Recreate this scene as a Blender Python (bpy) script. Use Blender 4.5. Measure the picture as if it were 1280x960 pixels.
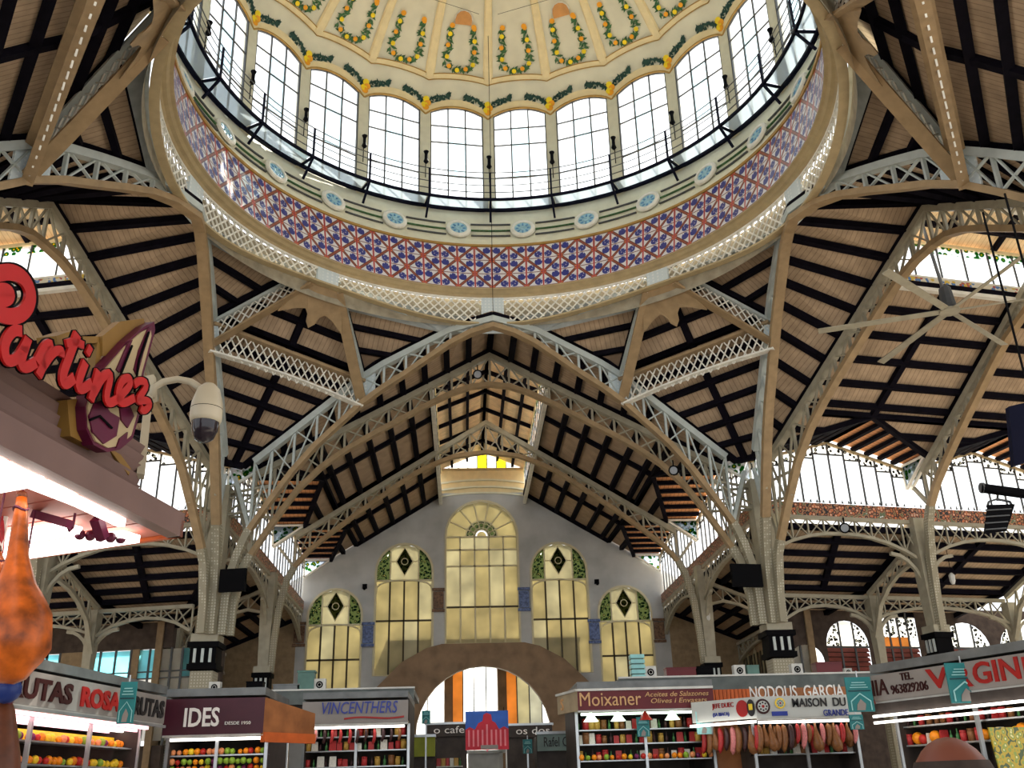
import bpy, math, random
from mathutils import Vector, Matrix
random.seed(7)
for _o in list(bpy.data.objects): bpy.data.objects.remove(_o)
sc = bpy.context.scene
COL = sc.collection
V = Vector
PI = math.pi
def rad(a): return a*PI/180

# ------------------------------------------------------------------ camera
F_PX, PITCH, YAW, ROLL = 1202.007, 0.40265, 0.05701, -0.0287
CAM = V((-1.26866, -24.38156, 1.6))
_cp, _sp, _cy, _sy = math.cos(PITCH), math.sin(PITCH), math.cos(YAW), math.sin(YAW)
FW = V((_sy*_cp, _cy*_cp, _sp)); _rt = V((_cy, -_sy, 0)); _up = _rt.cross(FW)
RT = _rt*math.cos(ROLL)+_up*math.sin(ROLL); UP = -_rt*math.sin(ROLL)+_up*math.cos(ROLL)
cd = bpy.data.cameras.new('camera'); cd.sensor_width = 36; cd.sensor_fit = 'HORIZONTAL'
cd.lens = F_PX/1280*36; cd.clip_end = 500; cd.clip_start = 0.05
co = bpy.data.objects.new('camera', cd); COL.objects.link(co)
co.matrix_world = Matrix(((RT.x, UP.x, -FW.x, CAM.x), (RT.y, UP.y, -FW.y, CAM.y), (RT.z, UP.z, -FW.z, CAM.z), (0, 0, 0, 1)))
sc.camera = co
def ray(u, v): return FW+RT*((u-640)/F_PX)-UP*((v-480)/F_PX)
def on_y(u, v, y):                       # photo pixel -> point on the upright plane at depth y
    d = ray(u, v); return CAM+d*((y-CAM.y)/d.y)
def on_plane(u, v, n, p0):
    d = ray(u, v); n = V(n); return CAM+d*((V(p0)-CAM).dot(n)/d.dot(n))

# ------------------------------------------------------------------ sky, sun, exposure
w = bpy.data.worlds.new('sky'); sc.world = w; w.use_nodes = True
bg = w.node_tree.nodes['Background']; bg.inputs[0].default_value = (0.90, 0.95, 1.0, 1); bg.inputs[1].default_value = 0.95
sl = bpy.data.lights.new('sun', 'SUN'); sl.energy = 7.0; sl.angle = rad(0.6); sl.color = (1, 0.93, 0.8)
so = bpy.data.objects.new('sun', sl); COL.objects.link(so)
so.rotation_euler = V((-0.30, -0.55, -0.78)).to_track_quat('-Z', 'Y').to_euler()
sc.view_settings.view_transform = 'Standard'; sc.view_settings.look = 'None'
sc.view_settings.gamma = 1.0; sc.view_settings.use_curve_mapping = False
sc.view_settings.exposure = 1.3
sc.cycles.use_denoising = True
sc.cycles.max_bounces = 8; sc.cycles.diffuse_bounces = 5; sc.cycles.transparent_max_bounces = 24

# ------------------------------------------------------------------ materials
MATS = {}
def nt(name):
    m = bpy.data.materials.new(name); m.use_nodes = True; MATS[name] = m
    return m, m.node_tree.nodes, m.node_tree.links
def mat(name, col, rough=0.6, metal=0.0, var=0.12, scale=3.0, bump=0.0, spec=0.3, emit=0):
    m, N, K = nt(name); b = N['Principled BSDF']
    b.inputs['Roughness'].default_value = rough; b.inputs['Metallic'].default_value = metal
    b.inputs['Specular IOR Level'].default_value = spec
    tc = N.new('ShaderNodeTexCoord'); no = N.new('ShaderNodeTexNoise'); no.inputs['Scale'].default_value = scale; no.inputs['Detail'].default_value = 4
    K.new(tc.outputs['Object'], no.inputs['Vector'])
    mx = N.new('ShaderNodeMixRGB'); mx.blend_type = 'MULTIPLY'
    cr = N.new('ShaderNodeMapRange'); cr.inputs[1].default_value = 0.3; cr.inputs[2].default_value = 0.7
    cr.inputs[3].default_value = 1-var; cr.inputs[4].default_value = 1+var
    K.new(no.outputs['Fac'], cr.inputs[0])
    mx.inputs[0].default_value = 1; mx.inputs[1].default_value = (*col, 1); K.new(cr.outputs[0], mx.inputs[2])
    K.new(mx.outputs[0], b.inputs['Base Color'])
    if bump:
        bp = N.new('ShaderNodeBump'); bp.inputs['Strength'].default_value = bump; K.new(no.outputs['Fac'], bp.inputs['Height']); K.new(bp.outputs[0], b.inputs['Normal'])
    if emit:
        b.inputs['Emission Color'].default_value = (*col, 1); b.inputs['Emission Strength'].default_value = emit
    return m
def stripes(name, c1, c2, freq, axis=0, frac=0.12, rough=0.7):       # boards: thin darker joints along UV
    m, N, K = nt(name); b = N['Principled BSDF']; b.inputs['Roughness'].default_value = rough; b.inputs['Specular IOR Level'].default_value = 0.2
    uv = N.new('ShaderNodeUVMap'); sx = N.new('ShaderNodeSeparateXYZ'); K.new(uv.outputs[0], sx.inputs[0])
    mu = N.new('ShaderNodeMath'); mu.operation = 'MULTIPLY'; mu.inputs[1].default_value = freq; K.new(sx.outputs[axis], mu.inputs[0])
    fr = N.new('ShaderNodeMath'); fr.operation = 'FRACT'; K.new(mu.outputs[0], fr.inputs[0])
    lt = N.new('ShaderNodeMath'); lt.operation = 'LESS_THAN'; lt.inputs[1].default_value = frac; K.new(fr.outputs[0], lt.inputs[0])
    no = N.new('ShaderNodeTexNoise'); no.inputs['Scale'].default_value = 2.2; no.inputs['Detail'].default_value = 5
    tc = N.new('ShaderNodeTexCoord'); K.new(tc.outputs['Object'], no.inputs['Vector'])
    mr = N.new('ShaderNodeMapRange'); mr.inputs[1].default_value = .3; mr.inputs[2].default_value = .7; mr.inputs[3].default_value = .82; mr.inputs[4].default_value = 1.15
    K.new(no.outputs['Fac'], mr.inputs[0])
    mm = N.new('ShaderNodeMixRGB'); mm.inputs[1].default_value = (*c1, 1); mm.inputs[2].default_value = (*c2, 1); K.new(lt.outputs[0], mm.inputs[0])
    m2 = N.new('ShaderNodeMixRGB'); m2.blend_type = 'MULTIPLY'; m2.inputs[0].default_value = 1; K.new(mm.outputs[0], m2.inputs[1]); K.new(mr.outputs[0], m2.inputs[2])
    K.new(m2.outputs[0], b.inputs['Base Color'])
    return m
def glass(name, col, transp=0.8, rough=0.3):                          # thin pane: mostly clear, partly a milky translucent sheet
    m, N, K = nt(name)
    for n in list(N):
        if n.type == 'BSDF_PRINCIPLED': N.remove(n)
    out = [n for n in N if n.type == 'OUTPUT_MATERIAL'][0]
    t = N.new('ShaderNodeBsdfTransparent'); t.inputs[0].default_value = (*col, 1)
    l = N.new('ShaderNodeBsdfTranslucent'); l.inputs[0].default_value = (*col, 1)
    d = N.new('ShaderNodeBsdfDiffuse'); d.inputs[0].default_value = (*col, 1)
    x = N.new('ShaderNodeMixShader'); x.inputs[0].default_value = 0.35; K.new(l.outputs[0], x.inputs[1]); K.new(d.outputs[0], x.inputs[2])
    y = N.new('ShaderNodeMixShader'); y.inputs[0].default_value = transp; K.new(x.outputs[0], y.inputs[1]); K.new(t.outputs[0], y.inputs[2])
    K.new(y.outputs[0], out.inputs[0]); return m
def rivets(name, col, dot, scale=9.0):                                # painted iron with rows of rivet heads
    m, N, K = nt(name); b = N['Principled BSDF']; b.inputs['Roughness'].default_value = .5; b.inputs['Specular IOR Level'].default_value = .35
    tc = N.new('ShaderNodeTexCoord'); vo = N.new('ShaderNodeTexVoronoi'); vo.inputs['Scale'].default_value = scale; vo.inputs['Randomness'].default_value = 0
    K.new(tc.outputs['Object'], vo.inputs['Vector'])
    lt = N.new('ShaderNodeMath'); lt.operation = 'LESS_THAN'; lt.inputs[1].default_value = .33; K.new(vo.outputs['Distance'], lt.inputs[0])
    mx = N.new('ShaderNodeMixRGB'); mx.inputs[1].default_value = (*col, 1); mx.inputs[2].default_value = (*dot, 1); K.new(lt.outputs[0], mx.inputs[0])
    K.new(mx.outputs[0], b.inputs['Base Color'])
    bp = N.new('ShaderNodeBump'); bp.inputs['Strength'].default_value = .4; K.new(lt.outputs[0], bp.inputs['Height']); K.new(bp.outputs[0], b.inputs['Normal'])
    return m
mat('flange', (0.34, 0.235, 0.125), .55, var=.15)  # same paint as the webs; difference in light put into the brown
mat('iron', (0.36, 0.33, 0.245), .5, var=.12)
mat('pale_iron', (0.50, 0.55, 0.53), .5, var=.08)  # same paint as the flanges, tinted for bluish daylight from the dome
rivets('rib', (0.30, 0.27, 0.19), (0.50, 0.47, 0.36))
rivets('plate', (0.62, 0.70, 0.72), (0.75, 0.8, 0.8), 7)
mat('purlin', (0.006, 0.005, 0.009), .8, var=.3, spec=.05)
stripes('boards', (0.46, 0.335, 0.22), (0.29, 0.20, 0.13), 1, 0, .14)
stripes('orange_boards', (0.72, 0.36, 0.17), (0.42, 0.17, 0.08), 1, 0, .14)
mat('cladding', (0.42, 0.46, 0.46), .5, .2, .15)
mat('cream', (0.80, 0.66, 0.38), .7, var=.06)
mat('pale_cream', (0.74, 0.72, 0.56), .7, var=.06)
mat('dome_panel', (0.72, 0.68, 0.52), .8, var=.08, scale=1)
mat('pier_cream', (0.66, 0.64, 0.50), .7, var=.06)
mat('gold_edge', (0.40, 0.24, 0.06), .5)
mat('moulding', (0.46, 0.36, 0.20), .5, var=.1)
mat('white_trim', (0.80, 0.78, 0.70), .5)
mat('navy', (0.004, 0.005, 0.018), .6, spec=.1)
mat('black', (0.003, 0.003, 0.004), .7, spec=.06)
mat('mullion', (0.08, 0.085, 0.09), .5)
mat('steel', (0.25, 0.26, 0.27), .35, .8)
mat('leaf', (0.05, 0.13, 0.05), .7, var=.4, scale=9)
mat('leaf_dark', (0.02, 0.06, 0.045), .7, var=.4, scale=9)
mat('orange_fruit', (0.85, 0.36, 0.02), .6)
mat('lemon', (0.9, 0.66, 0.02), .6)
mat('terracotta', (0.62, 0.30, 0.10), .7)
mat('blue_tile', (0.13, 0.32, 0.55), .35)
mat('light_blue', (0.35, 0.58, 0.68), .35)
glass('clear_pane', (0.97, 0.99, 1.0), .85)
glass('pale_pane', (0.80, 0.92, 0.96), .72)
glass('floor_glass', (0.62, 0.66, 0.68), .55)

# ------------------------------------------------------------------ mesh helpers
WL = {}                                                              # world place of every object's origin
def wl(o): return WL.get(o.name, V((0, 0, 0)))
class MB:
    def __init__(s): s.v, s.f, s.uv = [], [], {}
    def add(s, vs, fs):
        b = len(s.v); s.v += [V(p) for p in vs]; s.f += [tuple(i+b for i in f) for f in fs]; return b
    def hexa(s, p):                                                  # 8 corners: bottom 4 then top 4
        s.add(p, [(3, 2, 1, 0), (4, 5, 6, 7), (0, 1, 5, 4), (1, 2, 6, 5), (2, 3, 7, 6), (3, 0, 4, 7)]); return s
    def box(s, c, sx, sy, sz, rz=0, az=None):
        c = V(c); M = Matrix.Rotation(rz, 3, 'Z')
        return s.hexa([c+M @ V((x*sx/2, y*sy/2, z*sz/2)) for z in (-1, 1) for x, y in ((-1, -1), (1, -1), (1, 1), (-1, 1))])
    def beam(s, a, b, w, h, up=(0, 0, 1)):
        a, b = V(a), V(b); d = (b-a).normalized(); up = V(up)
        x = d.cross(up)
        if x.length < 1e-4: x = d.cross(V((1, 0, 0)))
        x.normalize(); y = x.cross(d).normalized(); x = x*(w/2); y = y*(h/2)
        return s.hexa([a-x-y, a+x-y, a+x+y, a-x+y, b-x-y, b+x-y, b+x+y, b-x+y])
    def slab(s, q, off):                                             # polygon q thickened by vector off
        off = V(off); n = len(q); q = [V(p) for p in q]
        fs = [tuple(range(n-1, -1, -1)), tuple(range(n, 2*n))]+[(i, (i+1) % n, n+(i+1) % n, n+i) for i in range(n)]
        s.add(q+[p+off for p in q], fs); return s
    def poly(s, pts, w, h, side, closed=False, tap=None):            # swept rectangular bar; side = width direction
        pts = [V(p) for p in pts]; n = len(pts); rings = []
        for i, p in enumerate(pts):
            a = pts[i-1] if (i > 0 or closed) else pts[i]; b = pts[(i+1) % n] if (i < n-1 or closed) else pts[i]
            t = (b-a).normalized(); sd = V(side(i) if callable(side) else side); y = t.cross(sd).normalized(); x = y.cross(t).normalized()
            k = 1 if tap is None else tap[i]
            x = x*(w*k/2); y = y*(h*k/2); rings.append([p-x-y, p+x-y, p+x+y, p-x+y])
        b0 = len(s.v)
        for r in rings: s.v += r
        for i in range(n if closed else n-1):
            j = (i+1) % n
            for k in range(4):
                l = (k+1) % 4; s.f.append((b0+4*i+k, b0+4*i+l, b0+4*j+l, b0+4*j+k))
        if not closed:
            s.f.append((b0+3, b0+2, b0+1, b0)); e = b0+4*(n-1); s.f.append((e, e+1, e+2, e+3))
        return s
    def lathe(s, prof, n=96, a0=-PI, a1=PI, c=(0, 0, 0), smooth=None):     # prof [(r,z)], az measured from +y to +x
        c = V(c); b = len(s.v); full = abs(a1-a0-2*PI) < 1e-6; m = n if full else n+1
        for i in range(m):
            a = a0+(a1-a0)*i/n
            for r, z in prof: s.v.append(c+V((r*math.sin(a), r*math.cos(a), z)))
        k = len(prof)
        for i in range(n):
            j = (i+1) % m
            for q in range(k-1): s.f.append((b+i*k+q, b+i*k+q+1, b+j*k+q+1, b+j*k+q))
        return s
    def tube(s, pts, r, n=6, closed=False, rs=None, cap=True):
        pts = [V(p) for p in pts]; m = len(pts); b = len(s.v); ref = None
        for i, p in enumerate(pts):
            a_ = pts[i-1] if (i or closed) else p; c_ = pts[(i+1) % m] if (i < m-1 or closed) else p
            t = (c_-a_).normalized()
            if ref is None:
                ref = t.cross(V((0, 0, 1)))
                if ref.length < .1: ref = t.cross(V((1, 0, 0)))
            x = (ref-t*ref.dot(t)).normalized(); ref = x; y = t.cross(x)
            q = rs[i] if rs else r
            for k in range(n): s.v.append(p+x*(q*math.cos(2*PI*k/n))+y*(q*math.sin(2*PI*k/n)))
        for i in range(m if closed else m-1):
            j = (i+1) % m
            for k in range(n):
                l = (k+1) % n; s.f.append((b+i*n+k, b+i*n+l, b+j*n+l, b+j*n+k))
        if cap and not closed:
            s.f.append(tuple(b+k for k in range(n-1, -1, -1))); s.f.append(tuple(b+(m-1)*n+k for k in range(n)))
        return s
    def ball(s, c, rx, ry=None, rz=None, n=8, m=6):
        ry = ry or rx; rz = rz or rx; c = V(c); b = len(s.v)
        for i in range(m+1):
            a = PI*i/m
            for k in range(n):
                q = 2*PI*k/n; s.v.append(c+V((rx*math.sin(a)*math.cos(q), ry*math.sin(a)*math.sin(q), rz*math.cos(a))))
        for i in range(m):
            for k in range(n):
                l = (k+1) % n; s.f.append((b+i*n+k, b+(i+1)*n+k, b+(i+1)*n+l, b+i*n+l))
        return s
    def build(s, name, m, parent=None, uvf=None, smooth=False, org=None):
        me = bpy.data.meshes.new(name)
        if parent is not None: o0 = wl(parent)
        elif org is not None: o0 = V(org)
        else:
            xs = [p.x for p in s.v]; ys = [p.y for p in s.v]; o0 = V(((min(xs)+max(xs))/2, (min(ys)+max(ys))/2, min(p.z for p in s.v)))
        me.from_pydata([tuple(p-o0) for p in s.v], [], s.f)
        if uvf:
            ul = me.uv_layers.new(name='UVMap'); d = ul.data
            for pl in me.polygons:
                for li in pl.loop_indices: d[li].uv = uvf(s.v[me.loops[li].vertex_index])
        if isinstance(m, (list, tuple)):
            for q in m: me.materials.append(MATS[q])
        else: me.materials.append(MATS[m])
        if smooth:
            for pl in me.polygons: pl.use_smooth = True
        o = bpy.data.objects.new(name, me); COL.objects.link(o)
        if parent is not None: o.parent = parent; WL[o.name] = o0.copy()
        else: o.location = o0; WL[o.name] = o0.copy()
        return o
def tag(o, label=None, cat=None, group=None, kind=None):
    if label: o['label'] = label
    if cat: o['category'] = cat
    if group: o['group'] = group
    if kind: o['kind'] = kind
    return o
def thing(name, loc, label=None, cat=None, group=None, kind=None):
    o = bpy.data.objects.new(name, None); COL.objects.link(o); o.location = V(loc); WL[o.name] = V(loc); o.empty_display_size = .3
    return tag(o, label, cat, group, kind)
def beam(name, a, b, w, h, m, parent, up=(0, 0, 1)): return MB().beam(a, b, w, h, up).build(name, m, parent)
def share(name, src, parent, mtx):                                   # a piece that shares the mesh of another piece
    o = bpy.data.objects.new(name, src.data); COL.objects.link(o); o.parent = parent
    o.matrix_local = mtx; WL[o.name] = wl(parent)+mtx.translation; return o
def LW(az, r, t, z):                                                 # hall frame of the arm at azimuth az -> world
    a = rad(az); return V((math.sin(a)*r+math.cos(a)*t, math.cos(a)*r-math.sin(a)*t, z))
def LN(az): a = rad(az); return V((math.sin(a), math.cos(a), 0))
def LT(az): a = rad(az); return V((math.cos(a), -math.sin(a), 0))
def interp(tab, x):
    if x <= tab[0][0]: return tab[0][1]
    for (a, b), (c, d) in zip(tab, tab[1:]):
        if x <= c: return b+(d-b)*(x-a)/(c-a)
    return tab[-1][1]
def lerp(a, b, k): return a+(b-a)*k
# ================================================================== DOME
NW = 24; DW = 15.0
def tile_mat(name):
    m, N, K = nt(name); b = N['Principled BSDF']; b.inputs['Roughness'].default_value = .3
    uv = N.new('ShaderNodeUVMap'); s = N.new('ShaderNodeSeparateXYZ'); K.new(uv.outputs[0], s.inputs[0])
    def math_(op, a, c=None):
        n = N.new('ShaderNodeMath'); n.operation = op
        for i, q in enumerate((a, c)):
            if q is None: continue
            if isinstance(q, (int, float)): n.inputs[i].default_value = q
            else: K.new(q, n.inputs[i])
        return n.outputs[0]
    u, v = s.outputs[0], s.outputs[1]
    dg = math_('ABSOLUTE', math_('SUBTRACT', u, v))
    red = math_('LESS_THAN', dg, .075)
    dark = math_('LESS_THAN', math_('ABSOLUTE', math_('SUBTRACT', dg, .095)), .03)
    bu = math_('GREATER_THAN', math_('ABSOLUTE', math_('SUBTRACT', u, .5)), .452)
    bv = math_('GREATER_THAN', math_('ABSOLUTE', math_('SUBTRACT', v, .5)), .475)
    vo = N.new('ShaderNodeTexVoronoi'); vo.inputs['Scale'].default_value = 7; K.new(uv.outputs[0], vo.inputs['Vector'])
    # blue flowers in both white corners
    def blob(cx, cy, r):
        a = math_('SUBTRACT', u, cx); c = math_('SUBTRACT', v, cy)
        return math_('LESS_THAN', math_('ADD', math_('MULTIPLY', a, a), math_('MULTIPLY', c, c)), r*r)
    bl = math_('MAXIMUM', blob(.28, .72, .23), blob(.72, .28, .23))
    bl = math_('MULTIPLY', bl, math_('GREATER_THAN', vo.outputs['Distance'], .22))
    def mix(f, a, c):
        n = N.new('ShaderNodeMixRGB'); K.new(f, n.inputs[0])
        for i, q in ((1, a), (2, c)):
            if isinstance(q, tuple): n.inputs[i].default_value = (*q, 1)
            else: K.new(q, n.inputs[i])
        return n.outputs[0]
    c = mix(bl, (0.70, 0.69, 0.72), (0.025, 0.035, 0.24))
    c = mix(dark, c, (0.08, 0.02, 0.03)); c = mix(red, c, (0.26, 0.06, 0.035)); c = mix(math_('MAXIMUM', blob(0, 0, .17), blob(1, 1, .17)), c, (0.55, 0.12, 0.05)); c = mix(bv, c, (0.16, 0.03, 0.04)); c = mix(bu, c, (0.45, 0.06, 0.07))
    K.new(c, b.inputs['Base Color']); return m
tile_mat('star_tile')
# frieze of tiles under the drum
fr = thing('wall_frieze', (0, 0, 20.3), 'ring of red, white and blue star-pattern tiles under the dome windows', kind='structure')
MB().lathe([(9.66, 20.28), (10.06, 22.47), (10.4, 22.47), (10.1, 20.28)], 120).build('backing', 'moulding', fr, smooth=False)
tl = {}
for flip in (0, 1):
    hw, hh = .345, .36
    mb = MB(); mb.hexa([V((-hw, 0, -hh)), V((hw, 0, -hh)), V((hw, .03, -hh)), V((-hw, .03, -hh)), V((-hw, 0, hh)), V((hw, 0, hh)), V((hw, .03, hh)), V((-hw, .03, hh))])
    tl[flip] = (mb, (lambda p, f=flip: ((.5+p.x/(2*hw)) if not f else (.5-p.x/(2*hw)), .5+p.z/(2*hh))))
_src = {}
for i in range(3):
    k = (i+.5)/3; r = lerp(9.64, 10.03, k); z = lerp(20.31, 22.44, k)
    for j in range(-29, 29):
        az = (j+.5)*360/88; flip = (j+(2-i)) % 2
        M = Matrix.Translation(LW(az, r-.03, 0, z)-V((0, 0, 20.3))) @ Matrix.Rotation(-rad(az), 4, 'Z') @ Matrix.Rotation(-math.atan2(.39, 2.13), 4, 'X')
        if flip not in _src:
            mb, uf = tl[flip]; o = mb.build('tile', 'star_tile', None, uvf=uf, org=(0, 0, 0)); o.parent = fr; o.matrix_local = M; _src[flip] = o
        else: share('tile', _src[flip], fr, M)
# mouldings
tr = MB().lathe([(10.12, 20.02), (9.98, 20.06), (9.92, 20.14), (9.80, 20.16), (9.72, 20.24), (9.62, 20.27), (9.62, 20.33), (9.75, 20.36)], 120).build('trim_1', 'moulding')
tag(tr, 'brown moulded iron ring between lattice girder and tile frieze', kind='structure')
tr = MB().lathe([(10.1, 22.42), (9.95, 22.44), (9.93, 22.52), (10.08, 22.56)], 120).build('trim_2', 'gold_edge'); tag(tr, 'thin dark red lip above the tile frieze', kind='structure')
dr = MB().lathe([(10.05, 22.5), (10.10, 22.62), (10.24, 22.9), (10.30, 23.0), (10.50, 23.5), (10.66, 24.1), (10.78, 24.72), (10.95, 24.75), (11.1, 24.6)], 120).build('wall_cornice', 'pale_cream', smooth=True)
tag(dr, 'cream sloping cornice ring with blue medallions below the dome windows', kind='structure')
cslope = math.atan2(10.66-10.24, 24.1-22.9)
for (r, z) in ((10.33, 23.16), (10.44, 23.48), (10.56, 23.85)):
    for k in range(-8, 8):
        a = (k+.5)*DW
        MB().poly([LW(a+DW/2+d, r-.02, 0, z) for d in (-4.6, -2.3, 0, 2.3, 4.6)], .05, .07, (0, 0, 1)).build('dark_line', 'mullion' if z != 23.48 else 'leaf', dr)
ms = rs = None
for k in range(-9, 9):
    az = (k+.5)*DW
    M = Matrix.Translation(LW(az, 10.40, 0, 23.5)-wl(dr)) @ Matrix.Rotation(-rad(az), 4, 'Z') @ Matrix.Rotation(PI/2-cslope, 4, 'X')
    if ms is None:
        ms = MB().lathe([(.36, .0), (.36, .10), (.44, .12), (.52, .08), (.54, 0)], 20).build('medallion', 'white_trim', None, org=(0, 0, 0)); ms.parent = dr; ms.matrix_local = M; o = ms
        b = MB().lathe([(0, .05), (.12, .09), (.14, .05), (.36, .06)], 20); rs = b.build('rosette', 'light_blue', None, org=(0, 0, 0)); rs.parent = ms
        b = MB()
        for q in range(8):
            b.box(V((.24*math.cos(q*PI/4), .24*math.sin(q*PI/4), .065)), .12, .07, .03, q*PI/4)
        pt = b.build('petals', 'blue_tile', None, org=(0, 0, 0)); pt.parent = ms
    else:
        o = share('medallion', ms, dr, M); share('rosette', rs, o, Matrix()); share('petals', pt, o, Matrix())
# walkway of glass round the windows
wk = thing('dome_walkway', (0, 0, 24.7), 'ring walkway of glass panes with dark blue rails inside the dome', 'walkway')
NS = 120
def ringpts(r, z, n=NS): return [LW(i*360/n, r, 0, z) for i in range(n)]
MB().poly(ringpts(9.9, 24.70), .10, .10, (0, 0, 1), True).build('inner_beam', 'navy', wk)
MB().poly(ringpts(10.66, 24.66), .10, .16, (0, 0, 1), True).build('outer_beam', 'navy', wk)
for z, q in ((25.05, .03), (25.4, .025), (25.75, .025), (26.05, .03)):
    MB().poly(ringpts(9.9, z), q, q, (0, 0, 1), True).build('rail', 'mullion', wk)
for k in range(-12, 12):
    az = k*DW
    beam('rail_post', LW(az, 9.9, 0, 24.6), LW(az, 9.9, 0, 26.05), .07, .07, 'navy', wk, up=LN(az))
    MB().beam(LW(az, 9.9, 0, 24.66), LW(az, 10.5, 0, 23.95), .08, .08).beam(LW(az, 9.9, 0, 24.7), LW(az, 10.68, 0, 24.7), .08, .08).build('bracket', 'navy', wk)
    q = [LW(az+a, r, 0, 24.73) for r, aa in ((9.95, (.4, 5, 10, 14.6)), (10.62, (14.6, 10, 5, .4))) for a in aa]
    MB().slab(q, (0, 0, .02)).build('floor_pane', 'floor_glass', wk)
# windows of the drum, one arched window on each side
WR, WB, WS, WT = 10.72, 24.72, 29.62, 30.12
HWW = 1.17
def warc(x): return WS+(WT-WS)*(1-(abs(x)/1.4)**2)
xs = [-HWW, -HWW/3, HWW/3, HWW]
def drum_window():
    root = thing('window_1', (0, 0, WB), kind='structure')
    zb = [WB+.05, 26.4, 28.15, 29.05]
    def lp(x, z, d=0): return V((x, d+(z-WB)*.02, z))
    fr_ = MB().poly([lp(-HWW, WB), lp(-HWW, warc(HWW)), *[lp(x/6*HWW, warc(x/6*HWW)) for x in range(-5, 6)], lp(HWW, warc(HWW)), lp(HWW, WB)], .09, .08, (0, 1, 0)).build('frame', 'mullion', root)
    for x in xs[1:3]: beam('mullion', lp(x, WB), lp(x, warc(x)), .06, .06, 'mullion', root)
    for z in zb[1:]: beam('transom', lp(-HWW, z), lp(HWW, z), .05, .05, 'mullion', root)
    for i in range(3):
        for j in range(4):
            x0, x1 = xs[i], xs[i+1]; z0 = zb[j]
            top = [(x1, zb[j+1]), (x0, zb[j+1])] if j < 3 else [(x1, warc(x1)), ((x0+x1)/2, warc((x0+x1)/2)), (x0, warc(x0))]
            MB().slab([lp(a, b, .03) for a, b in [(x0, z0), (x1, z0)]+top], (0, .012, 0)).build('pane', 'pale_pane' if i == 1 and j in (1, 2) else 'clear_pane', root)
    return root
w0 = drum_window(); n_ = 1
w0['label'] = 'arched dome window of three by four panes above the cornice'
for k in range(-12, 12):
    az = (k+.5)*DW
    if n_ == 1: r = w0
    else:
        r = w0.copy(); r.name = 'window_%d' % n_; COL.objects.link(r)
        for ch in w0.children:
            c = ch.copy(); COL.objects.link(c); c.parent = r
    r.location = LW(az, WR, 0, WB); r.rotation_euler = (0, 0, -rad(az)); r['group'] = 'dome drum windows'; r['kind'] = 'structure'; n_ += 1
# piers between the windows
pl = MB(); root = None
for k in range(-12, 12):
    az = k*DW
    if root is None:
        root = thing('wall_drum', (0, 0, 24.7), 'cream piers between the arched windows of the dome', kind='structure')
    a = 1.22
    def pp(d, z, e=0): return LW(az+d, WR+(z-WB)*.02+e, 0, z)
    MB().hexa([pp(-a, 24.6), pp(a, 24.6), pp(a, 24.6, .25), pp(-a, 24.6, .25), pp(-a, 30.2), pp(a, 30.2), pp(a, 30.2, .25), pp(-a, 30.2, .25)]).build('pier', 'pier_cream', root)
    if abs(k) < 8:
        lp_ = thing('wall_lamp', LW(az, WR-.05, 0, 26.5), 'small black wall lamp on a cream pier between dome windows', 'wall lamp', 'lamps round the dome drum')
        beam('stem', LW(az, WR-.06, 0, 26.1), LW(az, WR-.06, 0, 26.9), .035, .035, 'black', lp_)
        MB().tube([LW(az, WR-.14, 0, z) for z in (26.75, 26.85, 27.0, 27.25, 27.38)], .1, 8, rs=[.04, .12, .07, .07, .12]).build('lantern', 'black', lp_)
# shell
DP = [(29.4, 10.88), (29.7, 10.87), (30.2, 10.80), (30.7, 10.55), (31.1, 10.2), (31.4, 9.9), (32.0, 9.3), (32.6, 8.6), (33.15, 7.8), (33.9, 6.4), (34.6, 4.4), (35.0, 2.0), (35.1, 0.02)]
def DS(az, z, off=0):
    r = interp(DP, z); r2 = interp(DP, z+.15); 
    return LW(az, r-off, 0, z-off*.6)
def scal(az, base=WS, rise=.55):
    u = (az % DW)/DW; return base+rise*(1-(2*u-1)**2)**.8
NA = 24*10
sh = MB(); rows = 16
for i in range(NA):
    az = i*360/NA; zs = scal(az)
    for j in range(rows+1):
        k = j/rows; z = lerp(zs, 35.1, 1-(1-k)**1.7); sh.v.append(DS(az, z))
for i in range(NA):
    j = (i+1) % NA
    for q in range(rows): sh.f.append((i*(rows+1)+q, j*(rows+1)+q, j*(rows+1)+q+1, i*(rows+1)+q+1))
dome = sh.build('ceiling_dome', 'dome_panel', smooth=True)
tag(dome, 'cream dome painted with orange and lemon garlands', kind='structure')
def ribbon(name, m, a0, a1, zf0, zf1, off, n=40):
    b = MB(); 
    for i in range(n+1):
        az = lerp(a0, a1, i/n); b.v.append(DS(az, zf0(az), off)); b.v.append(DS(az, (zf0(az)+zf1(az))/2, off)); b.v.append(DS(az, zf1(az), off))
    for i in range(n):
        b.f += [(3*i, 3*i+3, 3*i+4, 3*i+1), (3*i+1, 3*i+4, 3*i+5, 3*i+2)]
    return b.build(name, m, dome, smooth=True)
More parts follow.
